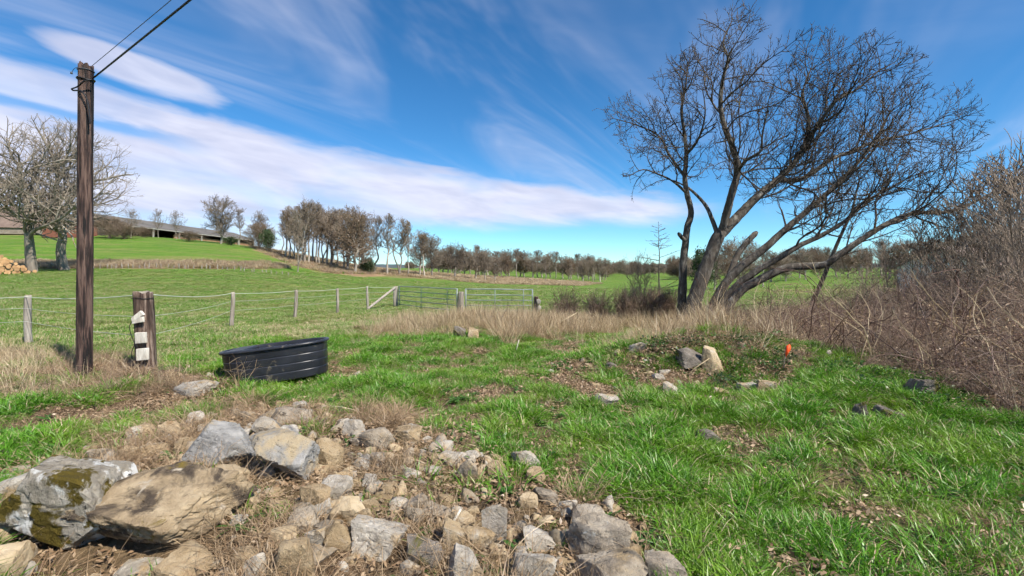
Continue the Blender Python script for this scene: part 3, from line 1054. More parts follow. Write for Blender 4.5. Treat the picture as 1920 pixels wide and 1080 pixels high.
def main_trees():
    D = 15.0
    seg = .135
    # ---- big leaning walnut
    s = Skel()
    gz = float(H((1320 - CX) / F * D, D))
    s.limb(W([(1284, 622, D), (1307, 548, D), (1323, 503, D), (1341, 456, D), (1350, 438, D)]), .33, .235, seg)
    s.limb(W([(1352, 440, D), (1364, 394, D - .2), (1372, 363, D - .3), (1383, 322, D - .3), (1375, 280, D - .5), (1359, 239, D - .6), (1351, 197, D - .5), (1355, 150, D - .5), (1365, 110, D - .3), (1356, 80, D - .1), (1372, 40, D + .2)]), .165, .02, seg, 1)
    s.limb(W([(1352, 440, D), (1390, 399, D), (1421, 368, D), (1458, 337, D + .1), (1489, 306, D + .2), (1510, 270, D + .2), (1516, 223, D + .3), (1505, 176, D + .3), (1520, 130, D + .5)]), .20, .025, seg, 1)
    s.limb(W([(1458, 337, D + .1), (1505, 335, D + .7), (1556, 300, D + 1.1), (1598, 283, D + 1.3), (1645, 264, D + 1.5), (1696, 254, D + 1.6), (1748, 239, D + 1.7), (1800, 222, D + 1.6)]), .11, .02, seg, 1)
    s.limb(W([(1510, 270, D + .2), (1541, 224, D - .4), (1567, 190, D - .7), (1610, 165, D - .9), (1650, 130, D - 1)]), .085, .02, seg, 1)
    s.limb(W([(1346, 440, D), (1328, 394, D + .4), (1313, 373, D + .7), (1290, 352, D + 1.0), (1262, 338, D + 1.2)]), .10, .035, seg, 1)
    s.limb(W([(1383, 322, D - .3), (1400, 300, D - .9), (1425, 285, D - 1.3), (1430, 250, D - 1.5), (1440, 205, D - 1.6)]), .065, .02, seg, 1)
    # further limbs fan out low from the same stool
    s.limb(W([(1312, 622, D - .2), (1350, 548, D - .3), (1382, 507, D - .4), (1432, 467, D - .5), (1473, 430, D - .6), (1515, 394, D - .6), (1556, 358, D - .6), (1598, 316, D - .5), (1629, 280, D - .5), (1650, 249, D - .4), (1668, 210, D - .4)]), .20, .03, seg)
    s.limb(W([(1318, 624, D - .5), (1366, 552, D - .6), (1411, 513, D - .8), (1463, 482, D - 1.0), (1500, 460, D - 1.1), (1541, 441, D - 1.2), (1585, 414, D - 1.3), (1612, 384, D - 1.4), (1650, 363, D - 1.5), (1700, 335, D - 1.5)]), .17, .025, seg)
    s.limb(W([(1326, 626, D - .9), (1382, 552, D - 1.0), (1422, 526, D - 1.2), (1450, 512, D - 1.3), (1480, 501, D - 1.4), (1543, 497, D - 1.6), (1565, 484, D - 1.7), (1605, 456, D - 1.8), (1657, 423, D - 1.9), (1709, 401, D - 2.0), (1776, 397, D - 2.1), (1835, 375, D - 2.2), (1880, 350, D - 2.2)]), .19, .03, seg)
    s.limb(W([(1318, 622, D - .3), (1364, 526, D - .1), (1380, 484, D + .1), (1398, 457, D + .2), (1419, 435, D + .3)]), .14, .11, seg)
    stub_end = len(s.P) - 1
    s.R = [r * .80 for r in s.R]
    crown = [(1296, 60), (1330, 20), (1392, -4), (1425, 30), (1470, 62), (1546, 44), (1600, 70), (1642, 50), (1705, 78), (1748, 108), (1768, 150), (1800, 98), (1835, 160), (1850, 222), (1872, 226), (1842, 275), (1790, 320), (1730, 330), (1690, 350), (1620, 345), (1570, 350), (1500, 372), (1440, 390), (1400, 380), (1345, 350), (1330, 300), (1345, 230), (1300, 150)]
    low = [(1560, 485), (1590, 425), (1680, 350), (1760, 320), (1850, 290), (1905, 280), (1930, 360), (1860, 425), (1760, 445), (1680, 455)]
    mid = [(1440, 420), (1520, 370), (1620, 330), (1690, 350), (1640, 400), (1560, 440), (1480, 470)]
    ins = poly_inside([crown, low, mid], D, 3.6)
    Lf = lambda r: 1.35 + 13.0 * min(r, .12)
    stt = limb_starts(s, 20, .18, seg, Lf, ins, 4, {stub_end, stub_end - 1, stub_end - 2})
    prm = dict(trop=(.18, 0, .80), ang=(.55, 1.1), seg=(.15, .11, .085, .08), r=(.0095, .0050), rmin=.0064, gap=(.3, .215, .135, .14), curve=.075, tw=(.05, .09, .15, .2), wob=.13, ratio=(.28, .52), lmin=.16, max=3)
    P, par, R = ramify(s, stt, ins, prm, 5)
    print('walnut', len(P))
    thick, thin = branch_meshes(P, par, R, .035, (3, 5, 10), (.018, .05), .07)
    root = tree_object('walnut_tree', (0, 0, 0), thick, thin, (M['bark_main'], M['twig_main']), 'big bare tree with several stems leaning right out of one stool', 'tree')
    place_origin(root, Vector(at(1320, 575, D)))
    # ---- slender companion on the left
    s = Skel()
    D2 = 15.6
    s.limb(W([(1274, 620, D2), (1279, 555, D2), (1281, 498, D2), (1285, 456, D2), (1289, 425, D2), (1296, 399, D2), (1288, 363, D2), (1284, 332, D2), (1287, 290, D2), (1283, 249, D2), (1278, 207, D2), (1285, 165, D2), (1290, 120, D2)]), .185, .025, seg)
    s.limb(W([(1286, 452, D2), (1279, 446, D2 - .15), (1272, 437, D2 - .3)]), .085, .075, .1, 1)
    s.limb(W([(1288, 363, D2), (1262, 340, D2 - .4), (1230, 325, D2 - .7), (1205, 318, D2 - .8), (1180, 330, D2 - .9)]), .055, .015, seg, 1)
    s.limb(W([(1284, 332, D2), (1255, 290, D2 + .6), (1235, 255, D2 + .9), (1195, 235, D2 + 1.1), (1150, 222, D2 + 1.2)]), .06, .015, seg, 1)
    s.limb(W([(1287, 290, D2), (1310, 260, D2 - .8), (1322, 215, D2 - 1.2), (1318, 170, D2 - 1.3)]), .055, .015, seg, 1)
    s.R = [r * .84 for r in s.R]
    crownA = [(1130, 205), (1150, 190), (1185, 165), (1215, 140), (1245, 112), (1275, 100), (1300, 80), (1330, 130), (1345, 200), (1345, 270), (1330, 330), (1300, 345), (1260, 350), (1215, 350), (1195, 385), (1170, 395), (1190, 345), (1165, 330), (1178, 290), (1150, 262)]
    ins = poly_inside([crownA], D2, 2.6)
    stt = limb_starts(s, 20, .20, seg, lambda r: 1.25 + 14.0 * min(r, .09), ins, 6)
    prm = dict(trop=(-.30, 0, .62), ang=(.6, 1.25), seg=(.15, .11, .085, .08), r=(.0095, .0050), rmin=.0062, gap=(.3, .19, .12, .14), curve=.085, tw=(.03, .05, .10, .2), wob=.14, ratio=(.28, .52), lmin=.16, max=3)
    P, par, R = ramify(s, stt, ins, prm, 7)
    thick, thin = branch_meshes(P, par, R, .035, (3, 5, 10), (.018, .05), .07, 1)
    root = tree_object('slender_tree', (0, 0, 0), thick, thin, (M['bark_main'], M['twig_main']), 'slender upright bare tree with a short cut stub, left of the leaning tree', 'tree')
    place_origin(root, Vector(at(1278, 578, D2)))
    # ---- thin leaning stem crossing behind the low limb
    s = Skel()
    D3 = 14.2
    s.limb(W([(1506, 625, D3), (1526, 562, D3), (1543, 523, D3), (1561, 478, D3), (1580, 434, D3), (1596, 399, D3), (1606, 360, D3), (1612, 335, D3)]), .095, .03, seg)
    s.limb(W([(1590, 408, D3), (1624, 382, D3 + .3), (1660, 350, D3 + .5), (1690, 300, D3 + .6)]), .05, .015, seg, 1)
    s.R = [r * .84 for r in s.R]
    ins = poly_inside([[(1585, 400), (1600, 310), (1650, 240), (1720, 230), (1760, 290), (1700, 350), (1640, 395)]], D3 + .3, 1.8)
    stt = limb_starts(s, 10, .24, seg, lambda r: .8 + 10.0 * min(r, .08), ins, 8)
    P, par, R = ramify(s, stt, ins, prm | dict(trop=(.3, 0, .7)), 9)
    thick, thin = branch_meshes(P, par, R, .03, (3, 5, 8), (.018, .05), .05, 2)
    root = tree_object('leaning_stem', (0, 0, 0), thick, thin, (M['bark_main'], M['twig_main']), 'thin dark stem leaning right behind the lowest limb of the big tree', 'tree')
    place_origin(root, Vector(at(1522, 572, D3)))


def place_origin(root, p):
    """move the empty to the thing's base, parts staying where they are"""
    root.location = p
    for c in [o for o in COL.objects if o.parent == root]:
        c.location = c.location - p


main_trees()


# ------------------------------------------------------------------ far trees: a handful of grown forms, copied tree by tree
FORMS = {}


def grow_form(key, height, clear, rx, rz_top, n_att, seg, r0, base_r, mats, seed, style='round', leaf=None, stems=1, twig=.5, kill=None):
    rs = RS(seed)
    rnd = random.Random(seed)
    s = Skel()
    up_to = .80 if style != 'round' else .70
    for k in range(stems):
        lean = (rs.uniform(-.06, .06, 2) + (np.array([math.cos(k * 2.4 + seed), math.sin(k * 2.4 + seed)]) * .12 if stems > 1 else 0)) * height
        pts = [(0, 0, -.5)]
        for i in range(1, 7):
            f = i / 6
            pts.append((lean[0] * f + rs.normal(0, .012) * height, lean[1] * f + rs.normal(0, .012) * height, height * up_to * f))
        s.limb(pts, base_r * (1 if stems == 1 else .7), base_r * .22, seg)
    zc = (height + clear) / 2; rz = (height - clear) / 2 * 1.03

    def inside(p):
        w = rx * (1 + .2 * math.sin(math.atan2(p.y, p.x) * 3 + seed) + .12 * math.sin(p.z * 9 / height + seed))
        if style == 'slim': w *= .5 + .5 * max(p.z - clear, 0) / (height - clear)
        return (p.x * p.x + p.y * p.y) / (w * w) + ((p.z - zc) / rz) ** 2 < 1
    hgt0 = clear * .9
    stt = []
    acc = 0
    g0 = height * (.026 if style == 'round' else .034)
    for i in range(len(s.P)):
        if s.par[i] < 0 or s.P[i][2] < hgt0: continue
        acc += seg
        while acc >= g0:
            acc -= g0
            t = (s.P[i][2] - hgt0) / max(height * up_to - hgt0, .1)
            stt.append((i, rx * (1.35 - .45 * t)))
    has = set(s.par)
    for i in range(len(s.P)):
        if i not in has: stt += [(i, height * .28)] * 4
    q = rx / 4.0
    den = (900.0 / max(n_att, 100)) ** .5 * 1.0
    prm = dict(trop=(0, 0, 1), ang=(.55, 1.15) if style == 'round' else (.4, .85), seg=(seg, seg * .8, seg * .7), r=(.016, r0), rmin=r0, gap=(.5, .50 * q * den + .12, .34 * q * den + .08), curve=.05, tw=((.02, .05, .09) if style == 'round' else (.05, .07, .09)), wob=.10, ratio=(.3, .55), lmin=seg * 1.6, max=3)
    P, par, R = ramify(s, stt, inside, prm, seed)
    n0 = len(s.P)
    thick, thin = branch_meshes(P, par, R, min(max(r0 * 3.2, .05), base_r * .5), (3, 4, 7), (r0 * 2.2, r0 * 5), .05, seed)
    if thick is None or thin is None:
        raise RuntimeError(key)
    mt = mesh_np(key + '_trunk', thick[0], thick[1], [mats[0]], True)
    if leaf:
        tips = P[n0:]
        tips = tips[rs.rand(len(tips)) < leaf[1]]
        V, Fq = leaf_cards(tips, leaf[2], seed, leaf[3])
        a, b = thin
        Vv = np.concatenate([a, V]); Ff = np.concatenate([b, Fq + len(a)])
        mi = np.concatenate([np.zeros(len(b)), np.ones(len(Fq))])
        mc = mesh_np(key + '_crown', Vv, Ff, [mats[1], leaf[0]], False, mi)
    else:
        mc = mesh_np(key + '_crown', thin[0], thin[1], [mats[1]], True)
    FORMS[key] = (mt, mc, height)
    print('form', key, len(P), len(mt.polygons), len(mc.polygons))


def leaf_cards(pts, size, seed, per=1):
    rs = RS(seed + 99)
    pts = np.repeat(pts, per, 0) + rs.normal(0, size * 1.6, (len(pts) * per, 3))
    n = len(pts)
    a = rs.normal(0, 1, (n, 3)); a /= np.linalg.norm(a, axis=1)[:, None]
    b = np.cross(a, rs.normal(0, 1, (n, 3))); b /= np.linalg.norm(b, axis=1)[:, None]
    s = size * rs.uniform(.6, 1.4, (n, 1))
    V = np.stack([pts - a * s, pts + b * s * .55, pts + a * s, pts - b * s * .55], 1).reshape(-1, 3)
    return V, np.arange(4 * n).reshape(n, 4)


far_m = (M['bark_far'], M['twig_far'])
warm_m = (M['bark_far'], M['twig_warm'])
oak_m = (M['bark_oak'], M['twig_oak'])
grow_form('oak_a', 16, 3.2, 7.0, 1, 3600, .34, .016, .52, oak_m, 41, 'round', twig=.75)
grow_form('oak_b', 16.5, 3.0, 6.8, 1, 3800, .34, .016, .50, oak_m, 42, 'round', twig=.75)
grow_form('round_a', 12, 1.5, 4.2, 1, 4200, .38, .026, .30, far_m, 51, 'round', twig=.6)
grow_form('round_b', 12, 1.9, 3.6, 1, 4000, .38, .026, .28, far_m, 52, 'round', twig=.6)
grow_form('tall_a', 14, 5.0, 2.7, 1, 4200, .40, .024, .24, far_m, 53, 'slim', twig=.6)
grow_form('tall_b', 14, 4.2, 2.4, 1, 4000, .40, .024, .22, far_m, 54, 'slim', twig=.6)
grow_form('tall_c', 14, 6.0, 2.9, 1, 4600, .40, .024, .25, warm_m, 55, 'slim', twig=.6)
grow_form('fork', 13, 4.0, 3.0, 1, 3600, .40, .024, .24, far_m, 56, 'slim', stems=2, twig=.55)
grow_form('beech', 13, 1.6, 4.4, 1, 3600, .38, .024, .30, warm_m, 57, 'round', leaf=(M['leaf_brown'], .35, .11, 2), twig=.6)
grow_form('small', 7, 1.6, 2.2, 1, 900, .28, .016, .10, far_m, 58, 'round', twig=.55)
grow_form('bush', 3.2, .1, 2.1, 1, 500, .20, .012, .06, warm_m, 59, 'round', stems=3, twig=.8)
grow_form('evergreen', 4.2, .1, 1.9, 1, 600, .26, .015, .10, far_m, 60, 'round', leaf=(M['leaf_dark'], .55, .12, 4), twig=.8)


def far_tree(form, px, base_y, top_y, d, label, cat='tree', group=None, wide=1.0, rz=None, name=None, sink=.15):
    mt, mc, h = FORMS[form]
    x = (px - CX) / F * d
    z = float(H(x, d))
    top = EYE - (top_y - HY) / F * d
    s = max(top - z, 1.0) / h
    e = empty(name or {'bush': 'bush', 'evergreen': 'evergreen_bush', 'oak_a': 'oak_tree', 'oak_b': 'oak_tree', 'beech': 'beech_tree'}.get(form, 'bare_tree'), (x, d, z - sink))
    e.scale = (s * wide, s * wide, s)
    e.rotation_euler = (0, 0, rz if rz is not None else (px * 1.37 + d) % 6.28)
    obj('trunk', mt, e)
    obj('crown', mc, e)
    tag(e, label, cat, group)
    return e


G1 = 'bare trees across the pasture'
far_tree('oak_a', 62, 507, 225, 50, 'large bare oak beside the log heap at the left edge', group=G1, rz=.4)
far_tree('oak_b', 124, 505, 218, 52.5, 'large bare oak with pale trunk just left of the utility pole', group=G1, rz=2.1)
far_tree('round_a', 413, 452, 362, 104, 'lone round bare tree at the right end of the barn', group=G1, rz=1.0)
far_tree('small', 245, 445, 388, 101, 'thin bare tree in front of the barn, nearest the pole', group=G1)
far_tree('small', 297, 440, 388, 108, 'thin bare tree in front of the barn roof, left of the pair', group=G1, wide=.7)
far_tree('small', 331, 440, 391, 106, 'small round bare tree in front of the barn roof, right of the pair', group=G1, wide=.8)
far_tree('tall_a', 449, 452, 387, 112, 'faint slim tree right of the lone round tree', group=G1)
far_tree('round_b', 484, 455, 391, 104, 'bare tree rising behind the bushes at the top of the bank', group=G1, wide=.8)
far_tree('bush', 487, 458, 416, 98, 'reddish brown bush at the top of the bank', 'bush', wide=1.0)
far_tree('evergreen', 502, 462, 428, 95, 'dark evergreen bush at the left edge of the wood', 'bush', wide=.7)
far_tree('evergreen', 432, 456, 442, 100, 'low dark evergreen bush under the lone round tree', 'bush', wide=1.6)
far_tree('evergreen', 690, 505, 482, 84, 'dark evergreen bush at the right foot of the wood', 'bush', wide=1.0)
far_tree('bush', 205, 440, 405, 98, 'brown bush beside the pole in front of the barn', 'bush', wide=1.2)
far_tree('bush', 232, 441, 418, 97, 'low brown bush against the near end of the barn', 'bush', wide=1.4)
far_tree('bush', 270, 442, 424, 104, 'low brown bush below the barn eave', 'bush', wide=1.2)
far_tree('bush', 355, 445, 432, 101, 'small brown bush on the crest before the barn', 'bush', wide=1.6)
rs_ = RS(77)
WOOD = [(528, 398), (536, 390), (545, 383), (551, 392), (563, 384), (571, 376), (580, 368), (588, 380), (596, 374), (604, 384), (611, 388), (619, 380), (627, 392), (635, 386), (643, 392), (651, 384), (672, 396), (682, 402), (540, 410), (600, 395), (632, 400), (560, 400), (615, 400), (648, 398)]
for i, (x_, t_) in enumerate(WOOD):
    far_tree(['tall_a', 'tall_c', 'tall_b', 'fork', 'tall_c', 'round_b'][i % 6], x_ + rs_.uniform(-2, 2), 480, t_ + rs_.uniform(-3, 4), 84 + rs_.uniform(0, 16), 'tall bare tree among the close trunks of the wood on the brown bank', group='trees of the wood on the bank', wide=rs_.uniform(.85, 1.15))
far_tree('fork', 558, 508, 392, 66, 'crooked bare tree standing alone in front of the wood', group=G1, wide=.8, rz=.6)
far_tree('beech', 664, 503, 386, 80, 'dense russet round tree at the right end of the wood', group=G1, wide=1.05)
far_tree('tall_a', 704, 510, 400, 90, 'pale slim tree, first right of the russet tree', group=G1, wide=1.1)
far_tree('tall_b', 727, 514, 398, 88, 'tall slim tree, second right of the russet tree', group=G1, wide=1.2)
far_tree('fork', 749, 515, 406, 90, 'forked tall tree, third right of the russet tree', group=G1, wide=1.2)
far_tree('tall_b', 765, 516, 412, 96, 'tall thin tree just right of the forked tree', group=G1, wide=.8)
far_tree('round_b', 786, 516, 426, 98, 'bare tree with dense brown crown, left of the thick one', group=G1, wide=1.05)
far_tree('tall_c', 797, 518, 434, 96, 'brown bare tree squeezed between two round ones', group=G1)
far_tree('round_a', 811, 520, 438, 100, 'thick-crowned bare tree where the row starts to drop', group=G1, wide=1.0)
far_tree('round_a', 854, 526, 452, 108, 'lone oak-like tree above the left gate', group=G1, wide=1.15)
far_tree('round_b', 892, 530, 464, 112, 'twin-stemmed bare tree above the gap between gates, left one', group=G1, wide=1.2)
far_tree('round_b', 911, 531, 466, 113, 'bare tree touching the twin-stemmed tree on its right', group=G1, wide=1.1)
far_tree('round_a', 928, 533, 478, 116, 'small round bare tree above the right gate', group=G1, wide=1.1)
far_tree('tall_b', 1024, 535, 482, 122, 'narrow bare tree above the right end of the gates', group=G1, wide=1.2)
far_tree('tall_a', 1071, 534, 492, 124, 'thin pale birch-like tree behind the cut shrub', group=G1, wide=.9)
far_tree('round_a', 1093, 530, 484, 150, 'round bare tree in the middle distance, left of the young larch', group=G1)
far_tree('round_b', 1126, 529, 478, 150, 'round bare tree in the middle distance, nearest the young larch', group=G1)
for i in range(34):
    px_ = 822 + i * 9.6 + rs_.uniform(-4, 4)
    top_ = np.interp(px_, [826, 900, 980, 1060, 1150], [458, 466, 466, 476, 483]) + rs_.uniform(-8, 10)
    far_tree(['round_a', 'beech', 'round_b', 'tall_c'][i % 4], px_, 520, top_, 165 + rs_.uniform(0, 45), 'distant bare tree in the tree line beyond the meadow', group='distant tree line', wide=rs_.uniform(1.0, 1.5))
# beyond the leaning tree on the right
for i, (px_, top_, d_) in enumerate([(1318, 478, 62), (1338, 462, 64), (1362, 448, 66), (1385, 440, 68), (1408, 446, 70), (1432, 462, 72)]):
    far_tree(['round_b', 'round_a', 'beech', 'round_a', 'round_b', 'tall_c'][i], px_, 540, top_, d_, ['first', 'second', 'third', 'fourth', 'fifth', 'sixth'][i] + ' bare tree from the left in the grove behind the leaning limbs', group='grove behind the leaning tree', wide=rs_.uniform(.8, 1.1))
far_tree('evergreen', 1316, 540, 464, 58, 'dark conifer behind the base of the leaning tree', 'tree', name='conifer_tree', wide=.55)
for i in range(26):
    px_ = 1440 + i * 19 + rs_.uniform(-6, 6)
    top_ = np.interp(px_, [1440, 1600, 1750, 1950], [474, 462, 446, 420]) + rs_.uniform(-10, 8)
    far_tree(['beech', 'tall_c', 'round_a', 'beech', 'round_b'][i % 5], px_, 530, top_, 96 + rs_.uniform(0, 26), 'bare brown tree of the woodland edge behind the thicket', group='woodland edge behind the thicket', wide=rs_.uniform(.9, 1.3))

# ------------------------------------------------------------------ rocks
import bmesh


def _hash3(ix, iy, iz, s):
    n = (ix * 374761393 + iy * 668265263 + iz * 2147483647 + s * 1442695041) & 0x7fffffff
    n = ((n ^ (n >> 13)) * 1274126177) & 0x7fffffff
    return ((n ^ (n >> 16)) & 0xffff) / 65535.0


def vnoise3(p, s=0):
    i = np.floor(p).astype(np.int64)
    f = p - i
    f = f * f * (3 - 2 * f)
    r = 0
    for a in (0, 1):
        for b in (0, 1):
            for c in (0, 1):
                w = (f[:, 0] if a else 1 - f[:, 0]) * (f[:, 1] if b else 1 - f[:, 1]) * (f[:, 2] if c else 1 - f[:, 2])
                r = r + w * _hash3(i[:, 0] + a, i[:, 1] + b, i[:, 2] * 7 + c * 7, s)
    return r


def fbm3(p, o=4, s=0):
    r = 0; a = .5; t = 0
    for k in range(o):
        r = r + a * vnoise3(p, s + k * 13); t += a; p = p * 2.07 + 3.1; a *= .5
    return r / t


_ICO = {}


def ico(sub):
    if sub not in _ICO:
        bm = bmesh.new()
        bmesh.ops.create_icosphere(bm, subdivisions=sub, radius=1.0)
        V = np.array([v.co[:] for v in bm.verts]); Fc = np.array([[v.index for v in f.verts] for f in bm.faces])
        bm.free()
        _ICO[sub] = (V / np.linalg.norm(V, axis=1)[:, None], Fc)
    return _ICO[sub]


def rock_verts(seed, dims, sub=4, angular=.5, planes=None):
    rs = RS(seed)
    U, Fc = ico(sub)
    ax = np.array([[1, 0, 0], [-1, 0, 0], [0, 1, 0], [0, -1, 0], [0, 0, 1], [0, 0, -1.]])
    if angular > .4:
        N = np.concatenate([ax + rs.normal(0, .24 + .16 * angular, ax.shape), rs.normal(0, 1, (5, 3))])
        dd = np.concatenate([rs.uniform(.50, .72, 6), rs.uniform(.66, .88, 5)])
    else:
        N = np.concatenate([ax + rs.normal(0, .3, ax.shape), rs.normal(0, 1, (12, 3))])
        dd = np.concatenate([rs.uniform(.62, .8, 6), rs.uniform(.72, .9, 12)])
    N /= np.linalg.norm(N, axis=1)[:, None]
    if planes:
        N = np.concatenate([N, np.array([Vector(p[:3]).normalized()[:] for p in planes])])
        dd = np.concatenate([dd, [p[3] for p in planes]])
    dot = U @ N.T
    t = np.where(dot > .05, dd / np.maximum(dot, .05), 9.0)
    t = np.minimum(t, 1.35)
    k = 70.0 if angular > .4 else 26.0
    r = -np.log(np.exp(-k * t).sum(1) + np.exp(-k * 1.25)) / k
    V = U * r[:, None]
    V += U * ((fbm3(V * 1.7 + seed, 3, seed) - .5) * .10)[:, None]
    rid = 1 - np.abs(fbm3(V * 3.1 + seed, 3, seed + 3) * 2 - 1)
    V -= U * (np.clip(rid - .84, 0, 1) * .28)[:, None]
    V += U * ((fbm3(V * 7.0 + seed, 4, seed + 5) - .5) * .085)[:, None]
    lo, hi = V.min(0), V.max(0)
    V = (V - (lo + hi) / 2) / (hi - lo) * np.array(dims)
    return V, Fc


RG = 'stones of the rubble and mound'
rock_spots = []


def rock(box, m, label, seed, ang=.62, deep=.8, sub=4, sink=.22, up=0.0, name='rock', planes=None):
    x0, y0, x1, y1 = box
    xc = (x0 + x1) / 2
    g = gpt(xc, y1)
    dc = g.y
    for _ in range(3):
        w = (x1 - x0) / F * dc
        dc = g.y + w * deep * .42
    X = (xc - CX) / F * dc
    z0 = float(H(X, dc)) + up
    zt = EYE - (y0 - HY) / F * (dc + w * deep * .1)
    h = max(zt - z0, .16 * w)
    s = sink * h + .02
    V, Fc = rock_verts(seed, (w, w * deep, h + s), sub, ang, planes)
    me = mesh_np('rock', V, Fc, [M[m]], True)
    if ang > .4: me.set_sharp_from_angle(angle=math.radians(24))
    o = obj(name, me, None, (X, dc, z0 + (h - s) / 2))
    o.rotation_euler = (0, 0, 0)
    tag(o, label, 'rock', RG)
    rock_spots.append((X, dc, w / 2))
    return o


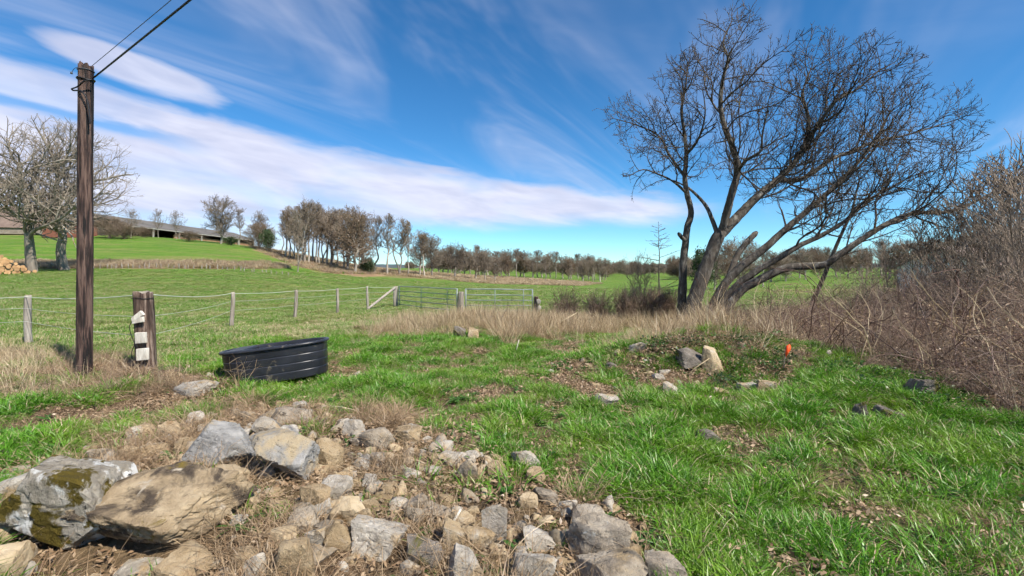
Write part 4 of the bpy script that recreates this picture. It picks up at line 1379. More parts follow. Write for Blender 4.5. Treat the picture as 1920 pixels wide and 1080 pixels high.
rock((184, 874, 454, 1060), 'granite_slab', 'largest tan flat slab tilted over a dark hollow at lower left', 301, .6, .72, 6, .05, 0, 'rock', [(.12, -.50, .86, .30), (-.2, -.85, -.45, .62), (.9, -.3, .2, .8)])
rock((26, 858, 252, 1042), 'granite_lichen', 'large boulder with white lichen and yellow brown moss behind the tilted slab', 302, .6, .62, 5, .15)
rock((340, 788, 484, 884), 'granite_blue', 'big rounded blue grey boulder behind the tilted slab', 303, .5, .7, 5, .12, planes=[(-.25, -.85, .45, .50), (.3, -.1, .95, .62)])
rock((460, 808, 592, 908), 'granite_blue', 'smooth grey slab leaning beside the rounded blue grey boulder', 304, .6, .7, 5, .1, 0, 'rock', [(.22, -.62, .75, .34), (.5, .5, .7, .6)])
for a_ in [
    ((208, 914, 264, 962), 'sandstone', 'small orange wedge stone resting on the upper edge of the tilted slab', 305, .6, .8, 3, .1, .16),
    ((22, 880, 128, 955), 'granite_pale', 'pale grey pointed stone left of the lichened boulder', 306),
    ((-30, 936, 32, 985), 'granite_tan', 'tan stone cut by the left edge, upper of three', 307),
    ((-30, 972, 38, 1026), 'granite_tan', 'tan stone cut by the left edge, middle of three', 308),
    ((-40, 1020, 40, 1110), 'sandstone', 'ochre slab stone in the lower left corner', 309),
    ((28, 1012, 66, 1052), 'granite_tan', 'small greenish stone beside the ochre corner slab', 310, .5, .8, 3),
    ((222, 1050, 305, 1110), 'granite_pale', 'pale stone under the tilted slab, left one', 311),
    ((295, 1025, 420, 1110), 'granite_tan', 'mossy tan stone under the tilted slab, right one', 312),
    ((448, 1034, 503, 1098), 'granite_pale', 'squarish near white stone at the bottom edge', 313, .7, .8),
    ((508, 1004, 592, 1100), 'granite_tan', 'broken tan stone right of the squarish white one', 314, .7, .7),
    ((508, 764, 592, 800), 'granite_grey', 'flat grey stone at the top end of the rubble', 315, .6, .8),
    ((480, 780, 532, 818), 'granite_pale', 'pale stone between the smooth slab and the top flat stone', 316, .6, .8, 3),
    ((586, 822, 644, 886), 'granite_tan', 'tan stone right of the smooth leaning slab', 317),
    ((560, 905, 622, 960), 'granite_tan', 'brownish tan stone in the straw below the smooth slab', 318),
    ((618, 928, 686, 990), 'sandstone', 'light tan block in the middle of the rubble', 319, .65, .7),
    ((668, 952, 702, 990), 'granite_tan', 'small tan pointed stone against the light tan block', 320, .6, .8, 3),
    ((604, 974, 668, 1040), 'granite_tan', 'rounded tan stone left of the large pale boulder', 321, .4),
    ((660, 970, 762, 1052), 'granite_pale', 'large pale rounded boulder near the bottom centre', 322, .42, .75, 5),
    ((574, 984, 612, 1032), 'granite_pale', 'narrow pale stone standing left of the rounded tan stone', 323, .65, .8, 3),
    ((676, 798, 736, 842), 'granite_grey', 'rounded grey stone at the top right of the rubble', 324, .4, .8),
    ((636, 785, 682, 818), 'granite_pale', 'pale stone half buried in straw at the top of the rubble', 325, .5, .8, 3),
    ((734, 798, 792, 832), 'granite_tan', 'low tan stone right of the rounded grey stone', 326, .5, .8),
    ((810, 826, 850, 850), 'granite_pale', 'small pale pink stone at the grass edge', 327, .4, .8, 3),
    ((798, 844, 848, 874), 'granite_tan', 'tan stone below the small pale pink one', 328, .5, .8, 3),
    ((853, 854, 900, 902), 'granite_grey', 'grey pyramid stone with a dark left side in the grass', 329, .75, .7),
    ((958, 838, 1014, 884), 'granite_pale', 'white angular stone alone in the green grass', 330, .7, .7),
    ((663, 852, 698, 882), 'granite_pale', 'pale rounded stone, left of a small pair', 331, .4, .8, 3),
    ((690, 848, 722, 872), 'granite_pale', 'pale rounded stone, right of a small pair', 332, .4, .8, 3),
    ((902, 944, 952, 1020), 'granite_pale', 'tall narrow pale slab stone standing upright', 333, .8, .5),
    ((828, 974, 888, 1038), 'granite_tan', 'brown tan boulder left of the upright narrow slab', 334),
    ((828, 1030, 918, 1110), 'granite_pale', 'pale boulder cut by the bottom edge below the upright slab', 335),
    ((958, 1024, 1044, 1110), 'granite_pale', 'cracked pale boulder cut by the bottom edge, right of the upright slab', 336, .6),
    ((1064, 962, 1178, 1056), 'granite_grey', 'large dark grey angular boulder at the right end of the rubble', 337, .7, .7, 5),
    ((1082, 1040, 1218, 1130), 'granite_grey', 'broad flat grey boulder at the bottom edge, right end', 338, .6, .7, 5),
    ((1210, 1044, 1284, 1110), 'granite_grey', 'half buried grey stone in the far right corner of the rubble', 339, .5),
    ((758, 1008, 832, 1076), 'granite_dark', 'grey brown stone wrapped in straw right of the large pale boulder', 340),
    ((756, 944, 794, 988), 'granite_grey', 'small grey stone above the straw wrapped one', 341, .6, .8, 3),
    ((820, 925, 850, 955), 'granite_tan', 'small tan stone above the brown tan boulder', 342, .6, .8, 3),
    ((805, 874, 828, 896), 'granite_pale', 'small pale chip left of the grey pyramid stone', 343, .6, .8, 3),
    ((700, 905, 745, 935), 'granite_tan', 'dull tan stone in straw above the light tan block', 344, .5, .8, 3),
    ((1316, 648, 1362, 700), 'sandstone', 'tall pointed tan stone standing on the leafy mound', 345, .75, .45, 4, .2, 0, 'rock', [(-.75, -.65, .1, .45), (.35, -.75, .55, .5)]),
    ((1384, 717, 1418, 742), 'granite_pale', 'pale block at the foot of the mound, left of two', 346, .6, .8),
    ((1414, 712, 1460, 745), 'granite_tan', 'pale tan rounded stone at the foot of the mound, right of two', 347, .45, .8),
    ((1238, 712, 1278, 744), 'granite_pale', 'pale stone in the grass left of the mound', 348, .6, .8),
    ((1110, 738, 1162, 764), 'granite_pale', 'flat pale stone amid the trampled leaves', 349, .6, .9),
    ((1268, 652, 1322, 696), 'granite_dark', 'dark earthy stone just behind the pointed tan stone', 350),
    ((850, 610, 874, 632), 'granite_dark', 'dark stone with ochre moss at the left end of the dry grass', 351, .7, .8, 4),
    ((876, 612, 898, 634), 'granite_tan', 'brown stone beside the ochre mossed one', 352, .7, .8, 4),
    ((1598, 752, 1630, 794), 'granite_dark', 'mossy grey stone under the brambles', 353, .7, .7, 4, .4),
    ((1630, 762, 1684, 792), 'granite_dark', 'low dark stone at the bramble edge', 354, .6, .8),
    ((1700, 706, 1768, 750), 'granite_dark', 'mossy stone half swallowed by the brambles', 355, .5, .8),
    ((326, 712, 394, 744), 'granite_pale', 'flat pale stone on bare earth near the thick post', 356, .6, .9),
    ((1308, 806, 1348, 834), 'granite_dark', 'dull brown stone sunk in the green grass', 357, .5, .8, 3),
    ((1176, 640, 1210, 662), 'granite_pale', 'pale stone at the edge of the dry grass', 358, .5, .8, 3),
]:
    rock(*a_)


# small stones lodged between the larger ones
_rs = RS(404)
_n = 0
while _n < 110:
    px_, py_ = _rs.uniform(20, 1260), _rs.uniform(770, 1075)
    if not in_poly(np.array([px_]), np.array([py_]), ROCKS_P)[0]: continue
    g_ = gpt(px_, py_)
    if any((g_.x - a) ** 2 + (g_.y - b) ** 2 < (w * .8 + .03) ** 2 for a, b, w in rock_spots): continue
    w_ = (_rs.uniform(.07, .17) if _n % 3 else _rs.uniform(.15, .25)) / g_.y * F
    _n += 1
    rock((px_ - w_ / 2, py_ - w_ * _rs.uniform(.5, .8), px_ + w_ / 2, py_), ['granite_tan', 'granite_pale', 'granite_tan', 'sandstone', 'granite_grey'][_rs.randint(5)],
         'loose stone lodged in straw between the larger stones of the rubble', 4100 + _n, .8, .8, 3, .25, 0, 'stone')['group'] = 'small stones lodged in the rubble'

_n = 0
while _n < 16:
    px_, py_ = _rs.uniform(1080, 1460), _rs.uniform(660, 765)
    if not in_poly(np.array([px_]), np.array([py_]), MOUND_P)[0]: continue
    g_ = gpt(px_, py_)
    if any((g_.x - a) ** 2 + (g_.y - b) ** 2 < (w + .05) ** 2 for a, b, w in rock_spots): continue
    w_ = _rs.uniform(.09, .24) / g_.y * F
    _n += 1
    rock((px_ - w_ / 2, py_ - w_ * _rs.uniform(.45, .75), px_ + w_ / 2, py_), ['granite_pale', 'granite_tan', 'sandstone', 'granite_dark'][_rs.randint(4)],
         'small stone strewn over the earthy mound and the trampled ground before it', 4300 + _n, .8, .8, 3, .25, 0, 'stone')['group'] = 'small stones strewn over the mound'

# ------------------------------------------------------------------ utility pole and cables
def pole():
    D = 7.3
    b = gpt(158, 708)
    D = b.y
    top = np.array(at(161, 124, D))
    root = empty('utility_pole', b)
    tag(root, 'tall dark creosoted wooden utility pole at the left', 'utility pole')
    n = 40
    zs = np.linspace(-.4, top[2] - b.z, 60)
    th = np.arange(n) * 2 * math.pi / n
    f = (zs / zs[-1])
    rad = .100 - .010 * np.clip(f, 0, 1)
    TH, ZZ = np.meshgrid(th, zs)
    crack = vnoise(TH * 5.1 + 3, ZZ * .9, 3) * .5 + vnoise(TH * 9.3, ZZ * 2.2, 5) * .5
    crack = np.where(np.abs(TH - math.pi) > 3.0, .5, crack)
    Rr = rad[:, None] * (1 + (crack - .5) * .13)
    lean = (top[0] - b.x)
    V = np.stack([np.cos(TH) * Rr + lean * ZZ / zs[-1], np.sin(TH) * Rr, ZZ + 0 * TH], -1)
    V[-1, :, 2] += (vnoise(th * 3, th * 0, 7) - .5) * .09
    tp = V[-1].mean(0)
    Vv = np.concatenate([V.reshape(-1, 3), [tp + np.array([0, 0, .01])]])
    i = np.arange(len(zs) - 1)[:, None] * n; j = np.arange(n)[None, :]; k = (j + 1) % n
    Fq = np.stack([i + j, i + k, i + n + k, i + n + j], -1).reshape(-1, 4)
    last = (len(zs) - 1) * n
    Ft = np.stack([last + np.arange(n), last + (np.arange(n) + 1) % n, np.full(n, len(Vv) - 1)], -1)
    obj('shaft', mesh_np('shaft', Vv, [Fq, Ft], [M['pole']], True), root)
    h = top[2] - b.z
    rel = lambda px, py, dy=0.0: np.array(at(px, py, D + dy)) - np.array(b)
    m = MB()   # loop of slack cable left of the pole, then down the shaft
    m.tube(poly_path([rel(173, 149, -.10), rel(158, 152, -.16), rel(146, 162, -.13), rel(134, 167, -.05), rel(137, 169.5, -.03), rel(150, 170, -.12), rel(157, 175, -.14), rel(164, 190, -.125), rel(168, 215, -.122), rel(168.5, 232, -.12)], .02), .0115, 6)
    obj('cable_loop', m.mesh('cable_loop', [M['cable']], True), root)
    m = MB()
    ring = [(lean + .103 * math.cos(a), .103 * math.sin(a), h - .21 + .01 * math.sin(2 * a)) for a in np.linspace(0, 2 * math.pi, 20)]
    m.tube(ring, .012, 6, False)
    obj('cable_clamp', m.mesh('cable_clamp', [M['cable']], True), root)
    m = MB()
    ring = [(lean + .100 * math.cos(a), .100 * math.sin(a), h - .07) for a in np.linspace(0, 2 * math.pi, 20)]
    m.tube(ring, .006, 5, False)
    obj('wire_tie', m.mesh('wire_tie', [M['thin_wire']], True), root)
    m = MB()
    m.tube(poly_path([rel(152, 126.5, 0), rel(146, 126, 0), rel(139, 129, .02), rel(134.5, 136, .03)], .02), .004, 5)
    e = rel(134, 137, .03)
    m.tube([e + np.array([0, 0, .018]), e - np.array([0, 0, .012])], [.012, .017], 8)
    obj('loose_wire', m.mesh('loose_wire', [M['thin_wire']], True), root)
    for nm, label, ps, r, mt, dz in (('power_cable', 'thick black cable rising from the utility pole to the upper right', (174, 147), .0125, 'cable', 1.0),
                                     ('telephone_wire', 'thin wire rising from the pole top beside the thick black cable', (172, 124), .0045, 'thin_wire', 1.0)):
        a = np.array(at(ps[0], ps[1], D))
        tgt = {'power_cable': (350, 0), 'telephone_wire': (316, 0)}[nm]
        # level span: find the run whose image passes the point at the frame's top
        sl = (tgt[0] - ps[0]) / (ps[1] - tgt[1])
        vx = ps[0] - (HY - ps[1]) * sl
        d = np.array([-(vx - CX) / F, -1.0, 0.0])
        q = []
        for t in np.linspace(0, 24, 50):
            q.append(a + d * t + np.array([0, 0, -.0016 * t * (24 - t)]) * .4)
        m = MB()
        m.tube(q, r, 6)
        tag(obj(nm, m.mesh(nm, [M[mt]], True)), label, 'cable')


pole()


# ------------------------------------------------------------------ fence
def wood_post(name, px, y_top, y_base, r, mt, label, d=None, lean=0.0, group='pasture fence posts', split=0.0, seed=1, top=None):
    if d is None:
        b = gpt(px, y_base)
    else:
        X = (px - CX) / F * d
        b = Vector((X, d, float(H(X, d))))
    zt = EYE - (y_top - HY) / F * b.y
    h = zt - b.z
    rs = RS(seed)
    n = 18
    zs = np.linspace(-.25, h, 22)
    th = np.arange(n) * 2 * math.pi / n
    TH, ZZ = np.meshgrid(th, zs)
    nz = vnoise(TH * 3.1 + seed * 3, ZZ * 1.5, seed) + .4 * vnoise(TH * 7 + seed, ZZ * 4, seed + 1)
    nz[:, -1] = (nz[:, 0] + nz[:, -2]) / 2
    Rr = r * (1 + (nz - .7) * .28) * (1.06 - .10 * ZZ / h)
    V = np.stack([np.cos(TH) * Rr + lean * ZZ + .02 * np.sin(ZZ * 3 + seed), np.sin(TH) * Rr, ZZ], -1)
    V[-1, :, 2] += rs.uniform(-.012, .012, n)
    Vv = np.concatenate([V.reshape(-1, 3), [V[-1].mean(0) + np.array([0, 0, .006])]])
    i = np.arange(len(zs) - 1)[:, None] * n; j = np.arange(n)[None, :]; k = (j + 1) % n
    Fq = np.stack([i + j, i + k, i + n + k, i + n + j], -1).reshape(-1, 4)
    last = (len(zs) - 1) * n
    Ft = np.stack([last + np.arange(n), last + (np.arange(n) + 1) % n, np.full(n, len(Vv) - 1)], -1)
    mi = np.concatenate([np.zeros(len(Fq)), np.ones(len(Ft))]) if top else None
    me = mesh_np(name, Vv, [Fq, Ft], [M[mt]] + ([M[top]] if top else []), True, mi)
    o = obj(name, me, None, b)
    tag(o, label, 'fence post', group)
    return o, b, h


FP = {}
FP['a'] = wood_post('fence_post', 54, 554, 645, .065, 'post_pale', 'pale grey fence post nearest the left edge', lean=-.02, seed=3)
FP['c'] = wood_post('fence_post', 435.5, 548, 612, .058, 'post', 'brown fence post between the thick post and the tank', seed=5)
FP['d'] = wood_post('fence_post', 553, 544, 597, .058, 'post', 'grey fence post behind the tank, leaning slightly right', lean=.04, seed=6)
FP['e'] = wood_post('fence_post', 632, 541, 587, .055, 'post', 'grey fence post second left of the gates', lean=.03, seed=7)
FP['f'] = wood_post('fence_post', 689, 537, 581, .052, 'post_pale', 'slim pale fence post at the foot of the diagonal brace', seed=8)
FP['g'] = wood_post('gate_post', 742, 537, 575, .12, 'post_pale', 'pale gate post carrying the top of the diagonal brace', seed=9, group='gate posts')
FP['h'] = wood_post('gate_post', 865, 547, 588, .13, 'post', 'dark grey post between the two gates', seed=10, group='gate posts')
FP['i'] = wood_post('gate_post', 1005, 556, 588, .10, 'post_dark', 'short dark post at the right end of the gates', seed=11, group='gate posts')
# diagonal brace
m = MB()
p0 = np.array(FP['f'][1]) + np.array([.04, -.05, .06]); p1 = np.array(FP['g'][1]) + np.array([-.02, -.10, FP['g'][2] - .06])
m.tube(np.linspace(p0, p1, 8), [.062, .06, .065, .06, .064, .06, .063, .06], 10)
tag(obj('brace', m.mesh('brace', [M['post_pale']], True)), 'pale round diagonal brace between the last fence post and the gate', 'fence brace')


def thick_post():
    b = gpt(271, 694)
    zt = EYE - (548 - HY) / F * b.y
    h = zt - b.z
    root = empty('thick_post', b)
    tag(root, 'thick dark wooden post stub with pale blocks nailed on, right of the pole', 'post')
    n = 28
    zs = np.linspace(-.3, h, 30)
    th = np.arange(n) * 2 * math.pi / n
    TH, ZZ = np.meshgrid(th, zs)
    nz = vnoise(TH * 4.1, ZZ * 1.3, 4) + .5 * vnoise(TH * 9, ZZ * 3, 8)
    nz[:, -1] = (nz[:, 0] + nz[:, -2]) / 2
    Rr = .134 * (1 + (nz - .75) * .16)
    lx = -.055
    V = np.stack([np.cos(TH) * Rr + lx * ZZ + .035, np.sin(TH) * Rr, ZZ], -1)
    V[-1, :, 2] += (vnoise(th * 4, th * 0, 2) - .5) * .05
    Vv = np.concatenate([V.reshape(-1, 3), [V[-1].mean(0) + np.array([0, 0, .012])]])
    i = np.arange(len(zs) - 1)[:, None] * n; j = np.arange(n)[None, :]; k = (j + 1) % n
    Fq = np.stack([i + j, i + k, i + n + k, i + n + j], -1).reshape(-1, 4)
    last = (len(zs) - 1) * n
    Ft = np.stack([last + np.arange(n), last + (np.arange(n) + 1) % n, np.full(n, len(Vv) - 1)], -1)
    mi = np.concatenate([np.zeros(len(Fq)), np.ones(len(Ft))])
    obj('stub', mesh_np('stub', Vv, [Fq, Ft], [M['post_dark'], M['post']], True, mi), root)
    m = MB()
    m.tube([(lx * (h - .1) + .035 + .146 * math.cos(a), .146 * math.sin(a), h - .09 + .008 * math.sin(3 * a)) for a in np.linspace(0, 2 * math.pi, 24)], .005, 5, False)
    obj('wire_tie', m.mesh('wire_tie', [M['cable']], True), root)
    for (px, py, w, hh, rot) in ((258.5, 593, 24, 9, .62), (259.5, 600.5, 21, 10, .16), (264, 633.5, 20, 20, .05), (267.5, 664, 21, 22, .06)):
        p = np.array(at(px, py, b.y - .165)) - np.array(b)
        s = (b.y - .2) / F
        mm = MB()
        R_ = Matrix.Rotation(-rot, 3, 'Y')
        mm.box((0, 0, 0), (w * s, .05, hh * s), R_, 0, .006, int(px * 10))
        o = obj('wooden_block', mm.mesh('wooden_block', [M['white_block']]), root, p)
        bv = o.modifiers.new('bevel', 'BEVEL'); bv.width = .006; bv.segments = 2
    m = MB()
    q = lambda px, py, dy: np.array(at(px, py, b.y + dy)) - np.array(b)
    m.tube(poly_path([q(249, 600, -.16), q(243, 612, -.15), q(246, 628, -.14), q(252, 645, -.15), q(247, 662, -.13), q(250, 688, -.14)], .03), .006, 5)
    obj('hanging_wire', m.mesh('hanging_wire', [M['cable']], True), root)
    return b, h


TP = thick_post()


def strand(name, nodes, r, mt, label, sag=.02):
    m = MB()
    q = []
    for a, b in zip(nodes[:-1], nodes[1:]):
        a = np.array(a); b = np.array(b)
        k = 10
        for i in range(k):
            t = i / k
            q.append(a + (b - a) * t - np.array([0, 0, sag * 4 * t * (1 - t) * np.linalg.norm(b - a) / 3]))
    q.append(np.array(nodes[-1]))
    m.tube(q, r, 4, False)
    tag(obj(name, m.mesh(name, [M[mt]], True)), label, 'fence wire', 'fence wires')


def wire_nodes(f):
    out = []
    a = FP['a']
    far_left = np.array(a[1]) + np.array([-5.0, -1.0, 0])
    far_left[2] = float(H(far_left[0], far_left[1]))
    for b, h in [(far_left, 1.05)] + [(np.array(FP[k][1]), FP[k][2]) for k in ('a',)] + [(np.array(TP[0]) + np.array([0, .1, 0]), TP[1])] + [(np.array(FP[k][1]), FP[k][2]) for k in ('c', 'd', 'e', 'f', 'g')]:
        hh = min(h, 1.15)
        z0 = h - .03 if f > .95 else hh * f
        out.append(np.array(b) + np.array([0, -.06, z0]))
    return out


strand('fence_rope', wire_nodes(1.0), .0072, 'rope', 'white electric rope along the tops of the fence posts', .03)
strand('fence_wire', wire_nodes(.74), .0035, 'wire', 'thin upper wire of the pasture fence just below the white rope', .02)
strand('fence_wire', wire_nodes(.47), .0035, 'wire', 'thin lowest wire of the pasture fence', .02)


# ------------------------------------------------------------------ gates
def gate(a, b, label, bars):
    """a, b: world points of the two lower ends"""
    a = np.array(a); b = np.array(b)
    L = np.linalg.norm((b - a)[:2])
    ang = math.atan2(b[1] - a[1], b[0] - a[0])
    root = empty('field_gate', a, ang)
    tag(root, label, 'gate', 'pair of field gates')
    hts = [.06, .27, .48, .70, .94, 1.10][:bars] if bars == 6 else [.08, .32, .56, .80, 1.06]
    dz = b[2] - a[2]
    for i, hh in enumerate(hts):
        m = MB()
        m.tube([(t * L, 0, hh + dz * t + .006 * math.sin(9 * t + i)) for t in np.linspace(0, 1, 9)], .024 if i == len(hts) - 1 else .019, 8)
        obj('rail', m.mesh('rail', [M['galv']], True), root)
    for k, t in enumerate((0.0, .43, .86, 1.0)):
        m = MB()
        e = .03 if k in (0, 3) else .017
        y = 0.0 if k in (0, 3) else -.02
        m.tube([(t * L, y, .02 + dz * t), (t * L, y, hts[-1] + dz * t + (.03 if k in (0, 3) else -.01))], e, 8)
        obj('end_stile' if k in (0, 3) else 'upright', m.mesh('upright', [M['galv']], True), root)
    for hh in (hts[1], hts[-2]):
        m = MB()
        m.box((-.06, 0, hh), (.10, .05, .05), None, 0, .002, 3)
        obj('hinge', m.mesh('hinge', [M['galv']]), root)


ga = np.array(FP['g'][1]) + np.array([.22, -.12, .05]); gb = np.array(FP['h'][1]) + np.array([-.20, .02, .05])
gate(ga, gb, 'galvanised tubular gate next to the diagonal brace, left of two', 5)
gc = np.array(FP['h'][1]) + np.array([.20, .02, .05]); gd = np.array(FP['i'][1]) + np.array([-.16, .05, .05])
gate(gc, gd, 'galvanised tubular gate ending at the short dark post, right of two', 5)
for (bx, lab, sd) in (((1006, 572, 1013, 583), 'small whitish lower stone stacked beside the short dark gate post', 371), ((1006, 560, 1013, 572), 'small whitish upper stone stacked beside the short dark gate post', 372)):
    d = FP['i'][1].y - .12
    w = (bx[2] - bx[0]) * d / F * 1.3; h = (bx[3] - bx[1]) * d / F
    V, Fc = rock_verts(sd, (w, w, h), 3, .6)
    p = at((bx[0] + bx[2]) / 2 + 1, (bx[1] + bx[3]) / 2, d)
    tag(obj('stone', mesh_np('stone', V, Fc, [M['granite_pale']], True), None, p), lab, 'rock', RG)


# ------------------------------------------------------------------ stock tank
def tank():
    D = 7.25
    X = (524 - CX) / F * D
    g = float(H(X, D))
    root = empty('stock_tank', (X, D, g + .03))
    root.rotation_euler = (math.radians(-2.5), math.radians(-6.0), math.radians(12))
    tag(root, 'black oval plastic cattle water trough standing tilted in the grass', 'water trough')
    n = 96
    th = np.arange(n) * 2 * math.pi / n

    def ring(a, b, z, e=2.6):
        c, s = np.cos(th), np.sin(th)
        return np.stack([np.sign(c) * np.abs(c) ** (2 / e) * a, np.sign(s) * np.abs(s) ** (2 / e) * b, np.full(n, z)], -1)

    def loft(prof, name, mt, parent, closed=False):
        V = np.concatenate([ring(*p) for p in prof])
        m_ = len(prof)
        i = np.arange(m_ - 1)[:, None] * n; j = np.arange(n)[None, :]; k = (j + 1) % n
        Fq = np.stack([i + j, i + k, i + n + k, i + n + j], -1).reshape(-1, 4)
        Fs = [Fq]
        if not closed:
            pass
        return obj(name, mesh_np(name, V, Fs, [M[mt]], True), parent)
    a0, b0 = .735, .43
    prof = [(.02, .02, 0), (a0 - .045, b0 - .045, 0)]
    hgt = .50
    zz = 0.0
    dbo = a0 - b0
    for k in range(4):
        z1 = .012 + k * .118
        z2 = z1 + .104
        e1 = a0 - .030 + .03 * (z1 / hgt); e2 = a0 - .030 + .03 * (z2 / hgt)
        prof += [(e1 - .006, e1 - dbo - .006, z1 - .002), (e1, e1 - dbo, z1 + .002), (e1 + .001, e1 + .001 - dbo, z1 + .004), (e2 - .001, e2 - dbo - .001, z2 - .004), (e2, e2 - dbo, z2), (e2 - .005, e2 - dbo - .005, z2 + .004), (e2 - .005, e2 - dbo - .005, z2 + .010)]
    prof += [(a0 + .0, b0 + .0, .492)]
    body = loft(prof, 'body', 'tank', root)
    rim = [(a0 - .005, b0 - .005, .485), (a0 + .024, b0 + .024, .480), (a0 + .032, b0 + .032, .492), (a0 + .031, b0 + .031, .510), (a0 + .02, b0 + .02, .522), (a0 - .01, b0 - .01, .524), (a0 - .022, b0 - .022, .515), (a0 - .024, b0 - .024, .49)]
    loft(rim, 'rim', 'tank', root)
    loft([(a0 - .022, b0 - .022, .512), (a0 - .04, b0 - .04, .35), (a0 - .07, b0 - .07, .05), (a0 - .12, b0 - .12, .035), (.01, .01, .03)], 'inner_wall', 'tank', root)
    m = MB()   # float cover bridging one end
    m.box((-.50, 0.02, .512), (.26, .70, .025), None, 0)
    m.box((-.365, 0.02, .44), (.02, .70, .14), None, 0)
    o = obj('float_cover', m.mesh('float_cover', [M['tank']]), root)
    bv = o.modifiers.new('bevel', 'BEVEL'); bv.width = .01; bv.segments = 3


tank()


# ------------------------------------------------------------------ orange marker, cut stakes, dandelion
def marker():
    b = gpt(1468, 700)
    t = at(1478, 655, b.y)
    root = empty('marker_flag', b)
    tag(root, 'small orange ribbon marker on a thin stick in the brambles', 'marker')
    m = MB()
    m.tube([(0, 0, -.1), (.02, 0, .2), np.array(at(1472, 672, b.y)) - np.array(b), np.array(at(1474, 648, b.y)) - np.array(b)], .006, 6)
    obj('stick', m.mesh('stick', [M['sapling']], True), root)
    prof = [(1474, 646), (1482, 643), (1485, 648), (1484, 656), (1480, 661), (1476, 668), (1472, 674), (1471, 664), (1473, 654)]
    V = [np.array(at(1477.5 + (x - 1477.5) * .75, 657 + (y - 657) * .8, b.y - .012 - .012 * math.sin(i * 1.9))) - np.array(b) for i, (x, y) in enumerate(prof)]
    n = len(V)
    V2 = [v + np.array([.004, .012, 0]) for v in V]
    c = np.mean(V, 0) + np.array([0, -.02, 0]); c2 = c + np.array([0, .014, 0])
    allv = V + V2 + [c, c2]
    fs = []
    for i in range(n):
        k = (i + 1) % n
        fs += [(i, k, 2 * n), (n + k, n + i, 2 * n + 1), (i, n + i, n + k, k)]
    m = MB(); m.add(np.array(allv), fs)
    obj('ribbon', m.mesh('ribbon', [M['orange']], True), root)


marker()


def stake(px, yb, pxt, yt, label, r=.008, mt='white_block'):
    b = gpt(px, yb)
    t = at(pxt, yt, b.y)
    m = MB()
    d = np.array(t) - np.array(b)
    m.tube([np.array([0, 0, -.05]), d * .5 + np.array([.004, 0, 0]), d], [r, r, r * .8], 6)
    tag(obj('dead_stick', m.mesh('dead_stick', [M[mt]], True), None, b), label, 'stick', 'dead sticks')


stake(965, 664, 973, 637, 'short pale stick upright in the grass left of the mound', .010)
stake(1175, 695, 1300, 682, 'long pale stick lying across the leaves left of the pointed stone', .008, 'straw')
stake(1280, 705, 1330, 672, 'pale stick leaning up against the pointed tan stone', .007, 'straw')
stake(828, 1010, 864, 955, 'pale split stick standing in the rubble by the brown tan boulder', .008, 'white_block')
stake(1025, 618, 1082, 586, 'pale stick slanting through the dry grass below the right gate', .010, 'straw')


# ------------------------------------------------------------------ barn and other buildings
def quad_obj(name, pts, mt, parent, thick=.12):
    """thick sheet through four points"""
    p = np.array(pts, float)
    n = np.cross(p[1] - p[0], p[3] - p[0]); n /= np.linalg.norm(n)
    V = np.concatenate([p, p - n * thick])
    m = MB(); m.add(V, [(0, 1, 2, 3), (7, 6, 5, 4), (0, 4, 5, 1), (1, 5, 6, 2), (2, 6, 7, 3), (3, 7, 4, 0)])
    return obj(name, m.mesh(name, [M[mt]]), parent)


